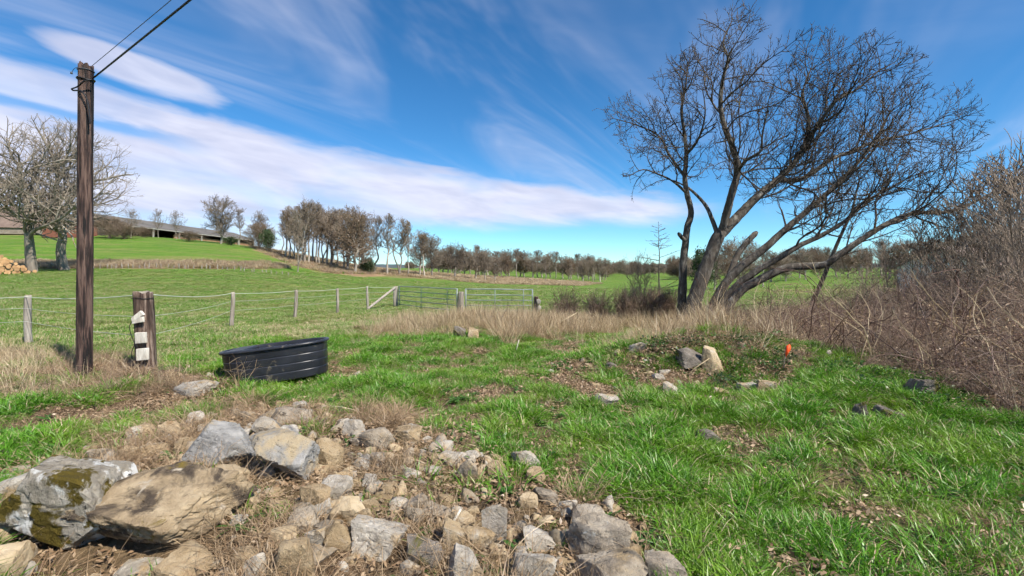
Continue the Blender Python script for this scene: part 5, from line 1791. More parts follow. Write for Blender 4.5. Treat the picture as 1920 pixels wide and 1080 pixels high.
def barn():
    y0, y1 = 108.0, 163.0
    xr, xe, xb = -96.5, -89.5, -104.0
    zr, ze = 14.9, 12.45
    base = Vector((xe, y0, float(H(xe, y0 + 20))))
    root = empty('barn', base)
    tag(root, 'long low open sided barn with grey roof on the hill crest', 'barn')
    o = np.array(base)
    roof = quad_obj('roof', [np.array(q) - o for q in ((xe - -.4, y0, ze - .12), (xe + .4, y1, ze - .12), (xr, y1, zr), (xr, y0, zr))], 'roof', root, .15)
    quad_obj('rear_roof', [np.array(q) - o for q in ((xr, y0, zr), (xr, y1, zr), (xb, y1, ze - .1), (xb, y0, ze - .1))], 'roof', root, .15)
    rs = RS(6)
    for i, yy in enumerate((112, 117, 123, 128, 137, 146, 152)):
        f = [.55, .3, .62, .25, .5, .4, .6][i]
        a = np.array((xe + (xr - xe) * f, yy, ze - .12 + (zr - ze + .12) * f)) - o
        m = MB()
        sl = np.array((xr - xe, 0, zr - ze + .12)); sl /= np.linalg.norm(sl)
        nn = np.array((zr - ze + .12, 0, -(xr - xe))); nn /= np.linalg.norm(nn)
        c = [a + nn * .03, a + np.array((0, 2.4, 0)) + nn * .03, a + np.array((0, 2.4, 0)) + sl * 1.0 + nn * .03, a + sl * 1.0 + nn * .03]
        V = np.concatenate([c, np.array(c) - nn * .06])
        m.add(V, [(0, 1, 2, 3), (7, 6, 5, 4), (0, 4, 5, 1), (1, 5, 6, 2), (2, 6, 7, 3), (3, 7, 4, 0)])
        obj('skylight', m.mesh('skylight', [M['skylight']]), roof)
    m = MB(); m.box(np.array((xe + .35, (y0 + y1) / 2, ze - .32)) - o, (.12, y1 - y0, .22))
    obj('fascia', m.mesh('fascia', [M['barn_post']]), root)
    for yy in np.linspace(y0 + 9, y1 - .5, 6):
        zb = float(H(xe, yy)) - .3
        m = MB(); m.box(np.array((xe + .1, yy, (zb + ze) / 2 - .2)) - o, (.25, .28, ze - zb - .4))
        obj('post', m.mesh('post', [M['barn_post']]), root)
    m = MB(); m.box(np.array((xb + .2, (y0 + y1) / 2, ze - 2.0)) - o, (.2, y1 - y0, 4.2))
    obj('back_wall', m.mesh('back_wall', [M['barn_dark']]), root)
    m = MB(); m.box(np.array((xe - .6, (y0 + y1) / 2 + 8, ze - 2.55)) - o, (.3, y1 - y0 - 18, 2.6))
    obj('low_wall', m.mesh('low_wall', [M['hay']]), root)
    for yy in (y0 + .1, y1 - .1):
        m = MB()
        V = np.array([(xe, yy, ze - 4), (xb, yy, ze - 4), (xb, yy, ze - .2), (xr, yy, zr - .2), (xe, yy, ze - .3)]) - o
        V2 = V + np.array((0, .15, 0))
        m.add(np.concatenate([V, V2]), [(0, 1, 2, 3, 4), (9, 8, 7, 6, 5)] + [(i, (i + 1) % 5 + 0, (i + 1) % 5 + 5, i + 5) for i in range(5)])
        obj('gable_wall', m.mesh('gable_wall', [M['barn_dark']]), root)


barn()


def house(name, c, L, Wd, eave, ridge, rz, wall, roof, label, windows=()):
    z = float(H(c[0], c[1])) - .3
    root = empty(name, (c[0], c[1], z), rz)
    tag(root, label, 'building')
    m = MB(); m.box((0, 0, eave / 2), (L, Wd, eave))
    V = np.array([(-L / 2, -Wd / 2, eave), (-L / 2, Wd / 2, eave), (-L / 2, 0, ridge - .1), (L / 2, -Wd / 2, eave), (L / 2, Wd / 2, eave), (L / 2, 0, ridge - .1)])
    m.add(V, [(0, 1, 2), (5, 4, 3)])
    obj('wall', m.mesh('wall', [M[wall]]), root)
    ov = .35
    k = (ridge - eave) / (Wd / 2)
    quad_obj('roof_slope', [(-L / 2 - ov, -Wd / 2 - ov, eave - ov * k + .1), (L / 2 + ov, -Wd / 2 - ov, eave - ov * k + .1), (L / 2 + ov, 0, ridge + .1), (-L / 2 - ov, 0, ridge + .1)], roof, root, .14)
    quad_obj('roof_slope', [(-L / 2 - ov, .01, ridge + .1), (L / 2 + ov, .01, ridge + .1), (L / 2 + ov, Wd / 2 + ov, eave - ov * k + .1), (-L / 2 - ov, Wd / 2 + ov, eave - ov * k + .1)], roof, root, .14)
    for (x, zc, w, h) in windows:
        m = MB(); m.box((x, -Wd / 2 - .02, zc), (w, .08, h))
        obj('window', m.mesh('window', [M['barn_dark']]), root)


house('farmhouse', (-112.0, 108.0), 15, 11, 1.6, 6.6, .25, 'stone_wall', 'tile_roof', 'farmhouse with brown pitched roof behind the two oaks at left')
house('brick_outbuilding', (-94.5, 100.5), 7, 5, 2.9, 4.0, .1, 'brick', 'tile_roof', 'red brick outbuilding glimpsed beside the utility pole')
house('cottage', (38.2, 40.0), 7.0, 6, 2.75, 4.3, .45, 'render', 'tile_roof', 'pale blue grey cottage glimpsed through the thicket at right', [(-2, 1.4, .9, 1.1), (1.4, 1.4, .9, 1.1)])


# ------------------------------------------------------------------ log heap
def logs():
    rs = RS(14)
    mes = []
    for k in range(4):
        m = MB()
        r = .15 + .02 * k
        n = 9
        q = [(rs.uniform(-.01, .01), y, rs.uniform(-.01, .01)) for y in np.linspace(-1, 1, 3)]
        m.tube(q, [r, r * .98, r * .95], n, True, 0, 1)
        mes.append(m.mesh('log', [M['log_bark'], M['log_end']], False))
    C0 = np.array([(64 - CX) / F * 49.0, 49.0])
    u = np.array([-.69, -.72])
    pitch = .33
    for row in range(8):
        t = row * .40 + (row % 2) * pitch / 2
        while t < 4.0:
            p = C0 + u * t + RS(int(t * 100) + row).uniform(-.12, .12, 2)
            z = float(H(C0[0] + u[0] * t, C0[1] + u[1] * t)) + .14 + row * pitch * .85 + rs.uniform(-.03, .03)
            if CX + F * p[0] / p[1] > -14:
                o = obj('log', mes[rs.randint(4)], None, (p[0], p[1], z), (rs.uniform(-.05, .05), rs.uniform(0, 6), .806 + rs.uniform(-.08, .08)))
                o.scale = (1, .45, 1)
                tag(o, 'sawn log with orange cut end in the heap at the left edge', 'log', 'logs of the heap')
            t += pitch * rs.uniform(.94, 1.1)


logs()

# far fence pickets along the foot of the hill
rs_ = RS(19)
pm = MB(); pm.tube([(0, 0, -.2), (.01, 0, .3), (0, 0, .62)], [.05, .05, .045], 6)
pme = pm.mesh('picket', [M['post_pale']])
for i in range(36):
    px_ = 178 + i * 10.4 + rs_.uniform(-3, 3)
    d_ = 54 + (px_ - 180) * .008
    X_ = (px_ - CX) / F * d_
    o = obj('fence_picket', pme, None, (X_, d_, float(H(X_, d_))), (rs_.uniform(-.1, .1), rs_.uniform(-.1, .1), i))
    o.scale = (1, 1, rs_.uniform(.55, 1.0))
    tag(o, 'short pale picket in the row along the foot of the hill', 'fence post', 'pickets at the foot of the hill')


# ------------------------------------------------------------------ ground cover: variants and scatters
def strip_mesh(paths, widths, side):
    """flat tapered ribbons; paths (n,k,3), widths (n,k), side (n,3)"""
    n, k, _ = paths.shape
    L = paths - side[:, None, :] * widths[:, :, None] / 2
    Rr = paths + side[:, None, :] * widths[:, :, None] / 2
    V = np.stack([L, Rr], 2).reshape(-1, 3)
    base = (np.arange(n) * k * 2)[:, None] + (np.arange(k - 1) * 2)[None, :]
    Fq = np.stack([base, base + 1, base + 3, base + 2], -1).reshape(-1, 4)
    return V, Fq


def tuft(n, rad, lmin, lmax, width, spread, droop, seed, wind=(0, 0), k=4):
    rs = RS(seed)
    a = rs.uniform(0, 2 * math.pi, n)
    r = rad * np.sqrt(rs.uniform(0, 1, n))
    base = np.stack([np.cos(a) * r, np.sin(a) * r, np.full(n, -.01)], -1)
    a2 = a + rs.normal(0, .9, n)
    tilt = np.abs(rs.normal(0, spread, n)) + .08
    out = np.stack([np.cos(a2), np.sin(a2), np.zeros(n)], -1) + np.array([wind[0], wind[1], 0])
    L = rs.uniform(lmin, lmax, n)
    t = np.linspace(0, 1, k)
    dr = rs.uniform(.3, 1, n) * droop
    hor = L[:, None] * (np.sin(tilt)[:, None] * t + dr[:, None] * t * t * .7)
    ver = L[:, None] * (np.cos(tilt)[:, None] * t - dr[:, None] * t ** 2.4 * .55)
    P = base[:, None, :] + out[:, None, :] * hor[:, :, None] + np.array([0, 0, 1.]) * ver[:, :, None]
    sd = np.stack([-np.sin(a2), np.cos(a2), rs.normal(0, .25, n)], -1)
    sd += rs.normal(0, .35, sd.shape)
    sd /= np.linalg.norm(sd, axis=1)[:, None]
    wp = np.interp(t, [0, .35, .75, 1], [.75, 1, .6, .08])
    Wd = width * rs.uniform(.7, 1.3, n)[:, None] * wp[None, :]
    return strip_mesh(P, Wd, sd)


def join(parts):
    V = []; Fq = []; mi = []; n = 0
    for (v, f, m) in parts:
        V.append(v); Fq.append(f + n); mi.append(np.full(len(f), m)); n += len(v)
    return np.concatenate(V), np.concatenate(Fq), np.concatenate(mi)


def canes(n, rad, lmin, lmax, r, seed, arch=1.0, k=7, sides=3, upright=.5, branch=0):
    """thin round arching stems"""
    rs = RS(seed)
    P = []; R = []
    for i in range(n):
        a = rs.uniform(0, 6.283)
        rr = rad * math.sqrt(rs.rand())
        p = np.array([math.cos(a) * rr, math.sin(a) * rr, -.03])
        az = rs.uniform(0, 6.283)
        el = rs.uniform(upright, 1.5)
        L = rs.uniform(lmin, lmax)
        seg = L / (k - 1)
        pts = [p.copy()]
        bend = rs.uniform(.3, 1.0) * arch
        for j in range(k - 1):
            d = np.array([math.cos(el) * math.cos(az), math.cos(el) * math.sin(az), math.sin(el)])
            p = p + d * seg
            pts.append(p.copy())
            el -= bend * seg / L * 2.2
            az += rs.normal(0, .34); el += rs.normal(0, .16)
            if p[2] < 0: p[2] = .02
        P.append(pts); R.append(r * rs.uniform(.5, 1.4))
        for b in range(branch):
            j = rs.randint(1, k - 1)
            q = np.array(pts[j]); az2 = rs.uniform(0, 6.283); el2 = rs.uniform(-.3, 1.2); L2 = L * rs.uniform(.15, .4)
            pp = [q.copy()]
            for _ in range(k - 1):
                q = q + np.array([math.cos(el2) * math.cos(az2), math.cos(el2) * math.sin(az2), math.sin(el2)]) * L2 / (k - 1)
                el2 -= .12; az2 += rs.normal(0, .25)
                pp.append(q.copy())
            P.append(pp); R.append(r * .55)
    P = np.array(P); R = np.array(R)
    m = len(P)
    T = np.gradient(P, axis=1); T /= np.linalg.norm(T, axis=2)[:, :, None] + 1e-9
    ref = rs.normal(0, 1, (m, 1, 3))
    u = np.cross(T, ref); u /= np.linalg.norm(u, axis=2)[:, :, None] + 1e-9
    w = np.cross(T, u)
    ang = np.arange(sides) * 2 * math.pi / sides
    tp = np.linspace(1, .35, k)
    rad_ = R[:, None] * tp[None, :]
    V = P[:, :, None, :] + rad_[:, :, None, None] * (np.cos(ang)[None, None, :, None] * u[:, :, None, :] + np.sin(ang)[None, None, :, None] * w[:, :, None, :])
    V = V.reshape(-1, 3)
    b = (np.arange(m) * k * sides)[:, None, None] + (np.arange(k - 1) * sides)[None, :, None]
    j = np.arange(sides)[None, None, :]; jk = (j + 1) % sides
    Fq = np.stack([b + j, b + jk, b + sides + jk, b + sides + j], -1).reshape(-1, 4)
    return V, Fq


def leaves(n, rad, size, seed, flat=.6, zmax=.02, long=.55):
    rs = RS(seed)
    a = rs.uniform(0, 6.283, n); r = rad * np.sqrt(rs.rand(n))
    c = np.stack([np.cos(a) * r, np.sin(a) * r, rs.uniform(.0, zmax, n)], -1)
    d = rs.normal(0, 1, (n, 3)); d[:, 2] *= (1 - flat); d /= np.linalg.norm(d, axis=1)[:, None]
    s = np.cross(d, np.array([0, 0, 1.]) + rs.normal(0, (1 - flat) * .9 + .15, (n, 3))); s /= np.linalg.norm(s, axis=1)[:, None]
    up = np.cross(s, d)
    L = size * rs.uniform(.6, 1.4, n)[:, None]
    curl = rs.uniform(-.2, .25, n)[:, None]
    V = np.stack([c - d * L, c - d * L * .1 - s * L * long + up * L * curl, c + d * L, c - d * L * .1 + s * L * long + up * L * curl], 1).reshape(-1, 3)
    return V, np.arange(4 * n).reshape(n, 4)


def rosette(n, L, wid, seed, lift=.5):
    """broad leaves from one crown"""
    rs = RS(seed)
    a = rs.uniform(0, 6.283, n)
    t = np.linspace(0, 1, 5)
    Ls = L * rs.uniform(.6, 1.2, n)
    el = rs.uniform(.2, 1.1, n) * lift + .15
    hor = Ls[:, None] * np.cos(el)[:, None] * t
    ver = Ls[:, None] * (np.sin(el)[:, None] * t - .45 * t ** 2.2 * rs.uniform(.4, 1, n)[:, None]) + .01
    out = np.stack([np.cos(a), np.sin(a), 0 * a], -1)
    P = out[:, None, :] * hor[:, :, None] + np.array([0, 0, 1.]) * ver[:, :, None] + rs.normal(0, .02, (n, 1, 3)) * np.array([1, 1, .2])
    sd = np.stack([-np.sin(a), np.cos(a), rs.normal(0, .3, n)], -1)
    sd /= np.linalg.norm(sd, axis=1)[:, None]
    wp = np.interp(t, [0, .25, .6, .85, 1], [.2, .6, 1, .7, .05])
    return strip_mesh(P, wid * rs.uniform(.7, 1.3, n)[:, None] * wp[None, :], sd)


def scatter(name, variants, pts, rot, scl, label, seed=0):
    """one cover object: variants instanced on its own points"""
    pts = np.asarray(pts, np.float32)
    n = len(pts)
    me = bpy.data.meshes.new(name)
    me.vertices.add(n)
    me.vertices.foreach_set('co', pts.ravel())
    for nm, typ, arr in (('rot', 'FLOAT_VECTOR', rot), ('scl', 'FLOAT', scl)):
        a = me.attributes.new(nm, typ, 'POINT')
        a.data.foreach_set('vector' if typ == 'FLOAT_VECTOR' else 'value', np.asarray(arr, np.float32).ravel())
    ix = me.attributes.new('pick', 'INT', 'POINT')
    ix.data.foreach_set('value', RS(seed + 3).randint(0, len(variants), n).astype(np.int32))
    me.update()
    o = obj(name, me)
    tag(o, label, None, None, 'stuff')
    ng = bpy.data.node_groups.new(name, 'GeometryNodeTree')
    ng.interface.new_socket('Geometry', in_out='INPUT', socket_type='NodeSocketGeometry')
    ng.interface.new_socket('Geometry', in_out='OUTPUT', socket_type='NodeSocketGeometry')
    N = ng.nodes; Lk = ng.links
    gi = N.new('NodeGroupInput'); go = N.new('NodeGroupOutput')
    jn = N.new('GeometryNodeJoinGeometry')
    for v in variants:
        ho = bpy.data.objects.new(v.name, v)
        oi = N.new('GeometryNodeObjectInfo'); oi.inputs['Object'].default_value = ho
        oi.inputs['As Instance'].default_value = False
        g2i = N.new('GeometryNodeGeometryToInstance')
        Lk.new(oi.outputs['Geometry'], g2i.inputs[0])
        Lk.new(g2i.outputs[0], jn.inputs[0])
    iop = N.new('GeometryNodeInstanceOnPoints')
    iop.inputs['Pick Instance'].default_value = True

    def attr(nm, typ):
        a = N.new('GeometryNodeInputNamedAttribute'); a.data_type = typ
        a.inputs['Name'].default_value = nm
        return a.outputs[0]
    Lk.new(gi.outputs[0], iop.inputs['Points'])
    Lk.new(jn.outputs[0], iop.inputs['Instance'])
    e2r = N.new('FunctionNodeEulerToRotation')
    Lk.new(attr('rot', 'FLOAT_VECTOR'), e2r.inputs[0])
    Lk.new(e2r.outputs[0], iop.inputs['Rotation'])
    Lk.new(attr('scl', 'FLOAT'), iop.inputs['Scale'])
    Lk.new(attr('pick', 'INT'), iop.inputs['Instance Index'])
    Lk.new(iop.outputs[0], go.inputs[0])
    md = o.modifiers.new('cover', 'NODES'); md.node_group = ng
    return o


def place(n, xr, yr, seed, keep, lift=0.0):
    """uniform points over a patch of ground, thinned by keep(x, y, px, py) in 0..1"""
    rs = RS(seed)
    x = rs.uniform(*xr, n); y = rs.uniform(*yr, n)
    z = H(x, y)
    px, py = proj(x, y, z)
    vis = (y > .6) & (px > -420) & (px < 2340) & (py < 1420)
    p = keep(x, y, px, py) * vis
    k = rs.rand(n) < p
    return np.stack([x[k], y[k], z[k] + lift], -1), px[k], py[k]


def far_place(n, dr, pr, seed, keep):
    """points spread evenly over the view: log depth and column"""
    rs = RS(seed)
    d = np.exp(rs.uniform(math.log(dr[0]), math.log(dr[1]), n))
    px = rs.uniform(pr[0], pr[1], n)
    x = (px - CX) / F * d
    z = H(x, d)
    px, py = proj(x, d, z)
    k = rs.rand(n) < keep(x, d, px, py)
    return np.stack([x[k], d[k], z[k]], -1), px[k], py[k]


def rots(n, seed, tilt=.12):
    rs = RS(seed)
    return np.stack([rs.normal(0, tilt, n), rs.normal(0, tilt, n), rs.uniform(0, 6.283, n)], -1)


def jit(x, y, px, py, a=1.0):
    d = np.maximum(y, 1.0)
    s = F / d * a
    return px + (fbm(x * 2, y * 2, 3, 101) - .5) * s * .7, py + (fbm(x * 2, y * 2, 3, 103) - .5) * s * .25


def near_rock(x, y, g=0.0):
    r = np.zeros(x.shape, bool)
    for (a, b, w) in rock_spots:
        r |= ((x - a) ** 2 + (y - b) ** 2) < (w * .85 + g) ** 2
    return r


# --- lush green tufts of the foreground
var = []
for i in range(9):
    a = tuft(44 - 4 * (i % 4), .080 + .01 * (i % 3), .045, .135 + .02 * (i % 4), .0042 + .0011 * (i % 4), .6, .8, 500 + i, (.18, -.12))
    b = tuft(5, .11, .06, .16, .0045, .9, .9, 540 + i)
    V, Fq, mi = join([(*a, 0), (*b, 1)])
    var.append(mesh_np('tuft', V, Fq, [M['blade'], M['straw']], False, mi))


def keep_green(x, y, px, py):
    qx, qy = jit(x, y, px, py, 1.4)
    clump = fbm(x * 1.9, y * 1.9, 3, 201)
    p = sstep(clump, .24, .44) * .93 + .07
    bare = sstep(fbm(x * 1.3 + 9, y * 1.3, 3, 203), .57, .67)
    p = p * (1 - .8 * bare)
    r = in_poly(qx, qy, ROCKS_P); p = np.where(r, p * .05, p)
    r = in_poly(qx, qy, LEFTMIX_P); p = np.where(r, sstep(clump, .42, .56) * .8, p)
    r = in_poly(qx, qy, POLE_P); p = np.where(r, sstep(clump, .5, .66) * .35, p)
    r = in_poly(qx, qy, MOUND_P); p = np.where(r, sstep(clump, .46, .60) * .45, p)
    r = in_poly(qx, qy, REED_P); p = np.where(r, .16 * sstep(clump, .4, .6), p)
    r = in_poly(px, py, FIELD_P); p = np.where(r, .06, p)
    p = np.where(x > 5.35 + (y - 6) * -.05, p * .04, p)
    p = np.where(near_rock(x, y), 0, p)
    p = np.where(((x + 3.6) / 1.1) ** 2 + ((y - 6.9) / .8) ** 2 < 1, p * .38, p)
    return np.where(y > 12, 0, p)


pts, px_, py_ = place(66000, (-9, 8), (1.3, 12), 61, keep_green)
n_ = len(pts)
size = .62 + .75 * sstep(fbm(pts[:, 0] * 1.9, pts[:, 1] * 1.9, 3, 201), .35, .7) * RS(62).uniform(.55, 1.2, n_)
rt = rots(n_, 63, .14)
scatter('meadow_grass', var, pts, rt, size, 'lush green grass tufts covering the foreground')

# --- grazed turf of the pasture
var = []
for i in range(6):
    a = tuft(70, .22, .03, .075, .006, .6, .5, 600 + i, (.05, 0), 3)
    b = tuft(26, .24, .03, .08, .006, .9, .6, 620 + i, (0, 0), 3)
    V, Fq, mi = join([(*a, 0), (*b, 1)])
    var.append(mesh_np('turf', V, Fq, [M['blade_short'], M['straw']], False, mi))


def keep_turf(x, y, px, py):
    p = in_poly(px, py, FIELD_P) * 1.0
    p = np.where((px > 1030) & (y > 16), .6, p)
    w = in_poly(*jit(x, y, px, py, 2.0), WORN_P)
    p = p * np.where(w, .45, 1.0)
    return p * (.35 + .65 * sstep(fbm(x * .6, y * .9, 3, 211), .3, .6))


pts, px_, py_ = far_place(80000, (7.5, 70), (-200, 1700), 64, keep_turf)
n_ = len(pts)
scatter('pasture_grass', var, pts, rots(n_, 65, .08), RS(66).uniform(.7, 1.3, n_) * (1 + .018 * pts[:, 1]), 'short grazed grass of the fenced pasture')

# straw flecks over the worn ground of the pasture
var = []
for i in range(4):
    V, Fq = tuft(40, .25, .04, .10, .007, 1.1, .5, 660 + i, (0, 0), 3)
    var.append(mesh_np('dead_turf', V, Fq, [M['straw']]))


def keep_worn(x, y, px, py):
    qx, qy = jit(x, y, px, py, 3.0)
    w = in_poly(qx, qy, WORN_P) * .8
    w = np.maximum(w, in_poly(px, py, FIELD_P) * sstep(fbm(x * .5, y * .8, 4, 71), .54, .70) * .8)
    return w


pts, _, _ = far_place(16000, (7.5, 34), (-300, 1100), 67, keep_worn)
n_ = len(pts)
scatter('dead_turf', var, pts, rots(n_, 68, .1), RS(69).uniform(.7, 1.3, n_), 'yellowed dead grass patches worn into the pasture')

# --- tall dry grass band in front of the hedge
var = []
for i in range(8):
    a = tuft(30, .22, .25, .85, .0070, .26, .3, 700 + i, (-.02, 0), 5)
    b = tuft(34, .24, .20, .45, .008, .6, .8, 720 + i, (0, 0), 4)
    V, Fq, mi = join([(*a, 0), (*b, 1)])
    var.append(mesh_np('reed', V, Fq, [M['reed'], M['straw_brown']], False, mi))


def keep_reed(x, y, px, py):
    qx, qy = jit(x, y, px, py, 3.2)
    r = in_poly(qx, qy, REED_P) * 1.0
    edge = in_poly(qx, qy, [(1050, 640), (1200, 655), (1330, 648), (1450, 642), (1480, 670), (1300, 668), (1100, 672)])
    r = np.maximum(r, edge * .25)
    return r * (.12 + .88 * sstep(fbm(x * .9, y * .9, 3, 221), .38, .58)) * .75


pts, px_, py_ = place(11000, (-6, 12), (7.5, 19), 71, keep_reed)
n_ = len(pts)
sz = RS(72).uniform(.35, 1.3, n_) * (.6 + .8 * fbm(pts[:, 0] * 1.3, pts[:, 1] * 1.3, 3, 225)) * np.interp(px_, [690, 800, 1000, 1060, 1240, 1320], [.6, .8, .8, .6, .62, 1.0])
scatter('dry_grass', var, pts, rots(n_, 73, .24), sz, 'tall bleached dry grass below the hedge and leaning tree')

# --- straw and withered stems: rubble, pole foot, left bank
var = []
for i in range(6):
    a = tuft(30, .14, .10, .34, .0042, 1.0, .9, 740 + i, (0, 0), 5)
    V1, F1 = canes(9, .14, .18, .5, .0016, 760 + i, 1.1, 6, 3, .2, 1)
    V, Fq, mi = join([(*a, 0), (V1, F1, 1)])
    var.append(mesh_np('withered', V, Fq, [M['straw_brown'], M['straw_brown']], False, mi))
for i in range(2):
    a = tuft(60, .10, .15, .34, .0045, 1.0, 1.0, 780 + i, (.2, -.3), 6)
    var.append(mesh_np('withered', *a, [M['straw_brown']]))


def keep_straw(x, y, px, py):
    qx, qy = jit(x, y, px, py, 1.0)
    c = fbm(x * 1.6, y * 1.6, 3, 231)
    r = in_poly(qx, qy, ROCKS_P) * (.06 + .74 * sstep(c, .43, .60))
    r = np.maximum(r, in_poly(qx, qy, POLE_P) * (.10 + .42 * sstep(c, .40, .58)))
    r = np.maximum(r, in_poly(qx, qy, LEFTMIX_P) * .38 * sstep(c, .38, .58))
    r = np.maximum(r, in_poly(qx, qy, MOUND_P) * .34 * sstep(c, .36, .56))
    g = (y < 11) & (x < 5.4)
    r = np.maximum(r, g * .16 * sstep(fbm(x * 1.9, y * 1.9, 3, 201), .38, .28) + g * .10 * sstep(fbm(x * 1.3 + 9, y * 1.3, 3, 203), .57, .68) + g * .012)
    r = np.where(((x + 3.6) / 1.0) ** 2 + ((y - 7.1) / .7) ** 2 < 1, 0, r)
    return np.where(near_rock(x, y, -.03), r * .10, r)


pts, px_, py_ = place(17000, (-10, 7), (1.4, 11), 74, keep_straw)
n_ = len(pts)
inz = in_poly(px_, py_, ROCKS_P) | in_poly(px_, py_, POLE_P)
scatter('withered_grass', var, pts, rots(n_, 75, .2), RS(76).uniform(.55, 1.1, n_) * np.where(inz, 1.0, .62), 'brown withered grass and stems among the stones and round the pole')

# taller pale stalks on the left bank by the pole
var = [mesh_np('stalk', *tuft(16, .16, .25, .62, .0055, .28, .5, 790 + i, (0, 0), 5), [M['straw']]) for i in range(4)]
pts, px_, py_ = place(2400, (-11, -3.2), (5.8, 10), 77, lambda x, y, px, py: in_poly(px, py, POLE_P) * np.interp(px, [-200, 60, 110, 300, 430], [.5, .45, .08, .08, .03]))
n_ = len(pts)
scatter('dry_stalks', var, pts, rots(n_, 78, .15), RS(79).uniform(.45, .95, n_), 'pale tall dry stalks along the fence line left of the pole')

# --- leaf litter
var = [mesh_np('litter', *leaves(40, .17, .017, 800 + i, .55, .03, .4), [M['litter']]) for i in range(5)]


def keep_litter(x, y, px, py):
    qx, qy = jit(x, y, px, py, 1.2)
    c = fbm(x * 1.3, y * 1.3, 3, 241)
    r = in_poly(qx, qy, MOUND_P) * .8
    r = np.maximum(r, in_poly(qx, qy, LEFTMIX_P) * .6 * sstep(c, .4, .6))
    r = np.maximum(r, in_poly(qx, qy, POLE_P) * .4)
    r = np.maximum(r, in_poly(qx, qy, ROCKS_P) * .3)
    r = np.maximum(r, (y < 11) * .40 * sstep(fbm(x * 1.9, y * 1.9, 3, 201), .42, .30) + (y < 11) * .05)
    return np.where(in_poly(px, py, FIELD_P), 0, r)


pts, _, _ = place(16000, (-9, 8), (1.4, 11), 81, keep_litter)
n_ = len(pts)
scatter('leaf_litter', var, pts, rots(n_, 82, .1), RS(83).uniform(.7, 1.4, n_), 'fallen dead leaves strewn over the bare soil')

# --- broad leaved weeds
var = [mesh_np('weed', *rosette(9 + i % 3, .10 + .02 * (i % 3), .030, 820 + i, .5 + .2 * (i % 2)), [M['weed']]) for i in range(6)]


def keep_weed(x, y, px, py):
    qx, qy = jit(x, y, px, py, 1.2)
    c = fbm(x * 1.7, y * 1.7, 3, 251)
    r = in_poly(qx, qy, MOUND_P) * .55 * sstep(c, .42, .58)
    r = np.maximum(r, (y < 11) * .22 * sstep(c, .44, .58))
    r = np.maximum(r, in_poly(qx, qy, LEFTMIX_P) * .3 * sstep(c, .45, .6))
    r = np.maximum(r, in_poly(qx, qy, ROCKS_P) * .05)
    r = np.maximum(r, in_poly(qx, qy, REED_P) * .05)
    r = np.where(x > 5.6, .10, r)
    r = np.where(near_rock(x, y), 0, r)
    return np.where(in_poly(px, py, FIELD_P), 0, r)


pts, _, _ = place(12000, (-9, 9), (1.6, 13), 84, keep_weed)
n_ = len(pts)
scatter('weeds', var, pts, rots(n_, 85, .1), RS(86).uniform(.5, 1.15, n_), 'low broad leaved green weeds')

# --- dark ivy and bramble leaves on the mound and along the thicket
var = [mesh_np('ivy', *leaves(46, .20, .022, 830 + i, .25, .15, .5), [M['weed'] if i % 2 else M['leaf_dark']]) for i in range(4)]


def keep_ivy(x, y, px, py):
    qx, qy = jit(x, y, px, py, .6)
    r = in_poly(qx, qy, [(1362, 632), (1460, 640), (1480, 690), (1450, 715), (1385, 705), (1358, 680)]) * .26
    r = np.maximum(r, in_poly(qx, qy, [(1228, 650), (1290, 632), (1310, 650), (1285, 690), (1235, 690)]) * .3)
    r = np.maximum(r, in_poly(qx, qy, [(1360, 700), (1390, 705), (1385, 740), (1350, 730)]) * .4)
    r = np.maximum(r, in_poly(qx, qy, [(1480, 680), (1600, 690), (1760, 730), (1800, 770), (1680, 760), (1560, 720)]) * .12)
    r = np.maximum(r, in_poly(qx, qy, [(840, 596), (870, 592), (875, 612), (845, 612)]) * .6)
    return np.where(near_rock(x, y), 0, r)


pts, _, _ = place(9000, (-2, 8), (4.5, 13), 185, keep_ivy)
n_ = len(pts)
scatter('ivy', var, pts, rots(n_, 186, .1), RS(187).uniform(.6, 1.2, n_), 'dark ivy and bramble leaves on the mound')

# --- small stones
var = []
for i in range(6):
    V, Fc = rock_verts(840 + i, (.075, .055, .042), 2, .9)
    var.append(mesh_np('stone_chip', V, Fc, [M[['granite_pale', 'granite_tan', 'sandstone', 'granite_tan', 'granite_pale', 'granite_grey'][i]]], False))


def keep_chip(x, y, px, py):
    qx, qy = jit(x, y, px, py, .8)
    r = in_poly(qx, qy, ROCKS_P) * .75
    r = np.maximum(r, in_poly(qx, qy, MOUND_P) * .14)
    return np.maximum(r, (y < 9) * .008)


pts, _, _ = place(5200, (-5, 6), (1.6, 9), 87, keep_chip, .006)
n_ = len(pts)
scatter('stone_chips', var, pts, RS(88).uniform(0, 6.28, (n_, 3)), np.clip(np.exp(RS(89).normal(0, .6, n_)) * .9, .3, 2.2), 'small loose stones and chips between the boulders')

# --- bramble bank on the right
var = []
for i in range(9):
    if i % 3 == 2:      # upright shoots
        a = canes(14, .34, .8, 1.6, .0042, 860 + i, .25, 7, 3, 1.15, 3)
        b = canes(40, .40, .2, .6, .0026, 880 + i, .6, 5, 3, -.4, 1)
    else:
        a = canes(18, .34, .4, 1.3, .0046, 860 + i, 1.0 + .2 * (i % 2), 8, 3, .2, 3)
        b = canes(44, .42, .2, .7, .0026, 880 + i, .7, 5, 3, -.4, 1)
    lf = leaves(30, .45, .026, 890 + i, .1, .8)
    V, Fq, mi = join([(*a, 0), (*b, 0), (*lf, 1)])
    var.append(mesh_np('bramble', V, Fq, [M['cane'], M['litter']], False, mi))


def bramble_edge(y):
    return np.interp(y, [2, 4.5, 6, 7.5, 8.5, 9.3, 11, 12.5, 16], [5.4, 5.2, 5.3, 5.15, 4.9, 4.3, 4.7, 5.4, 7.5])


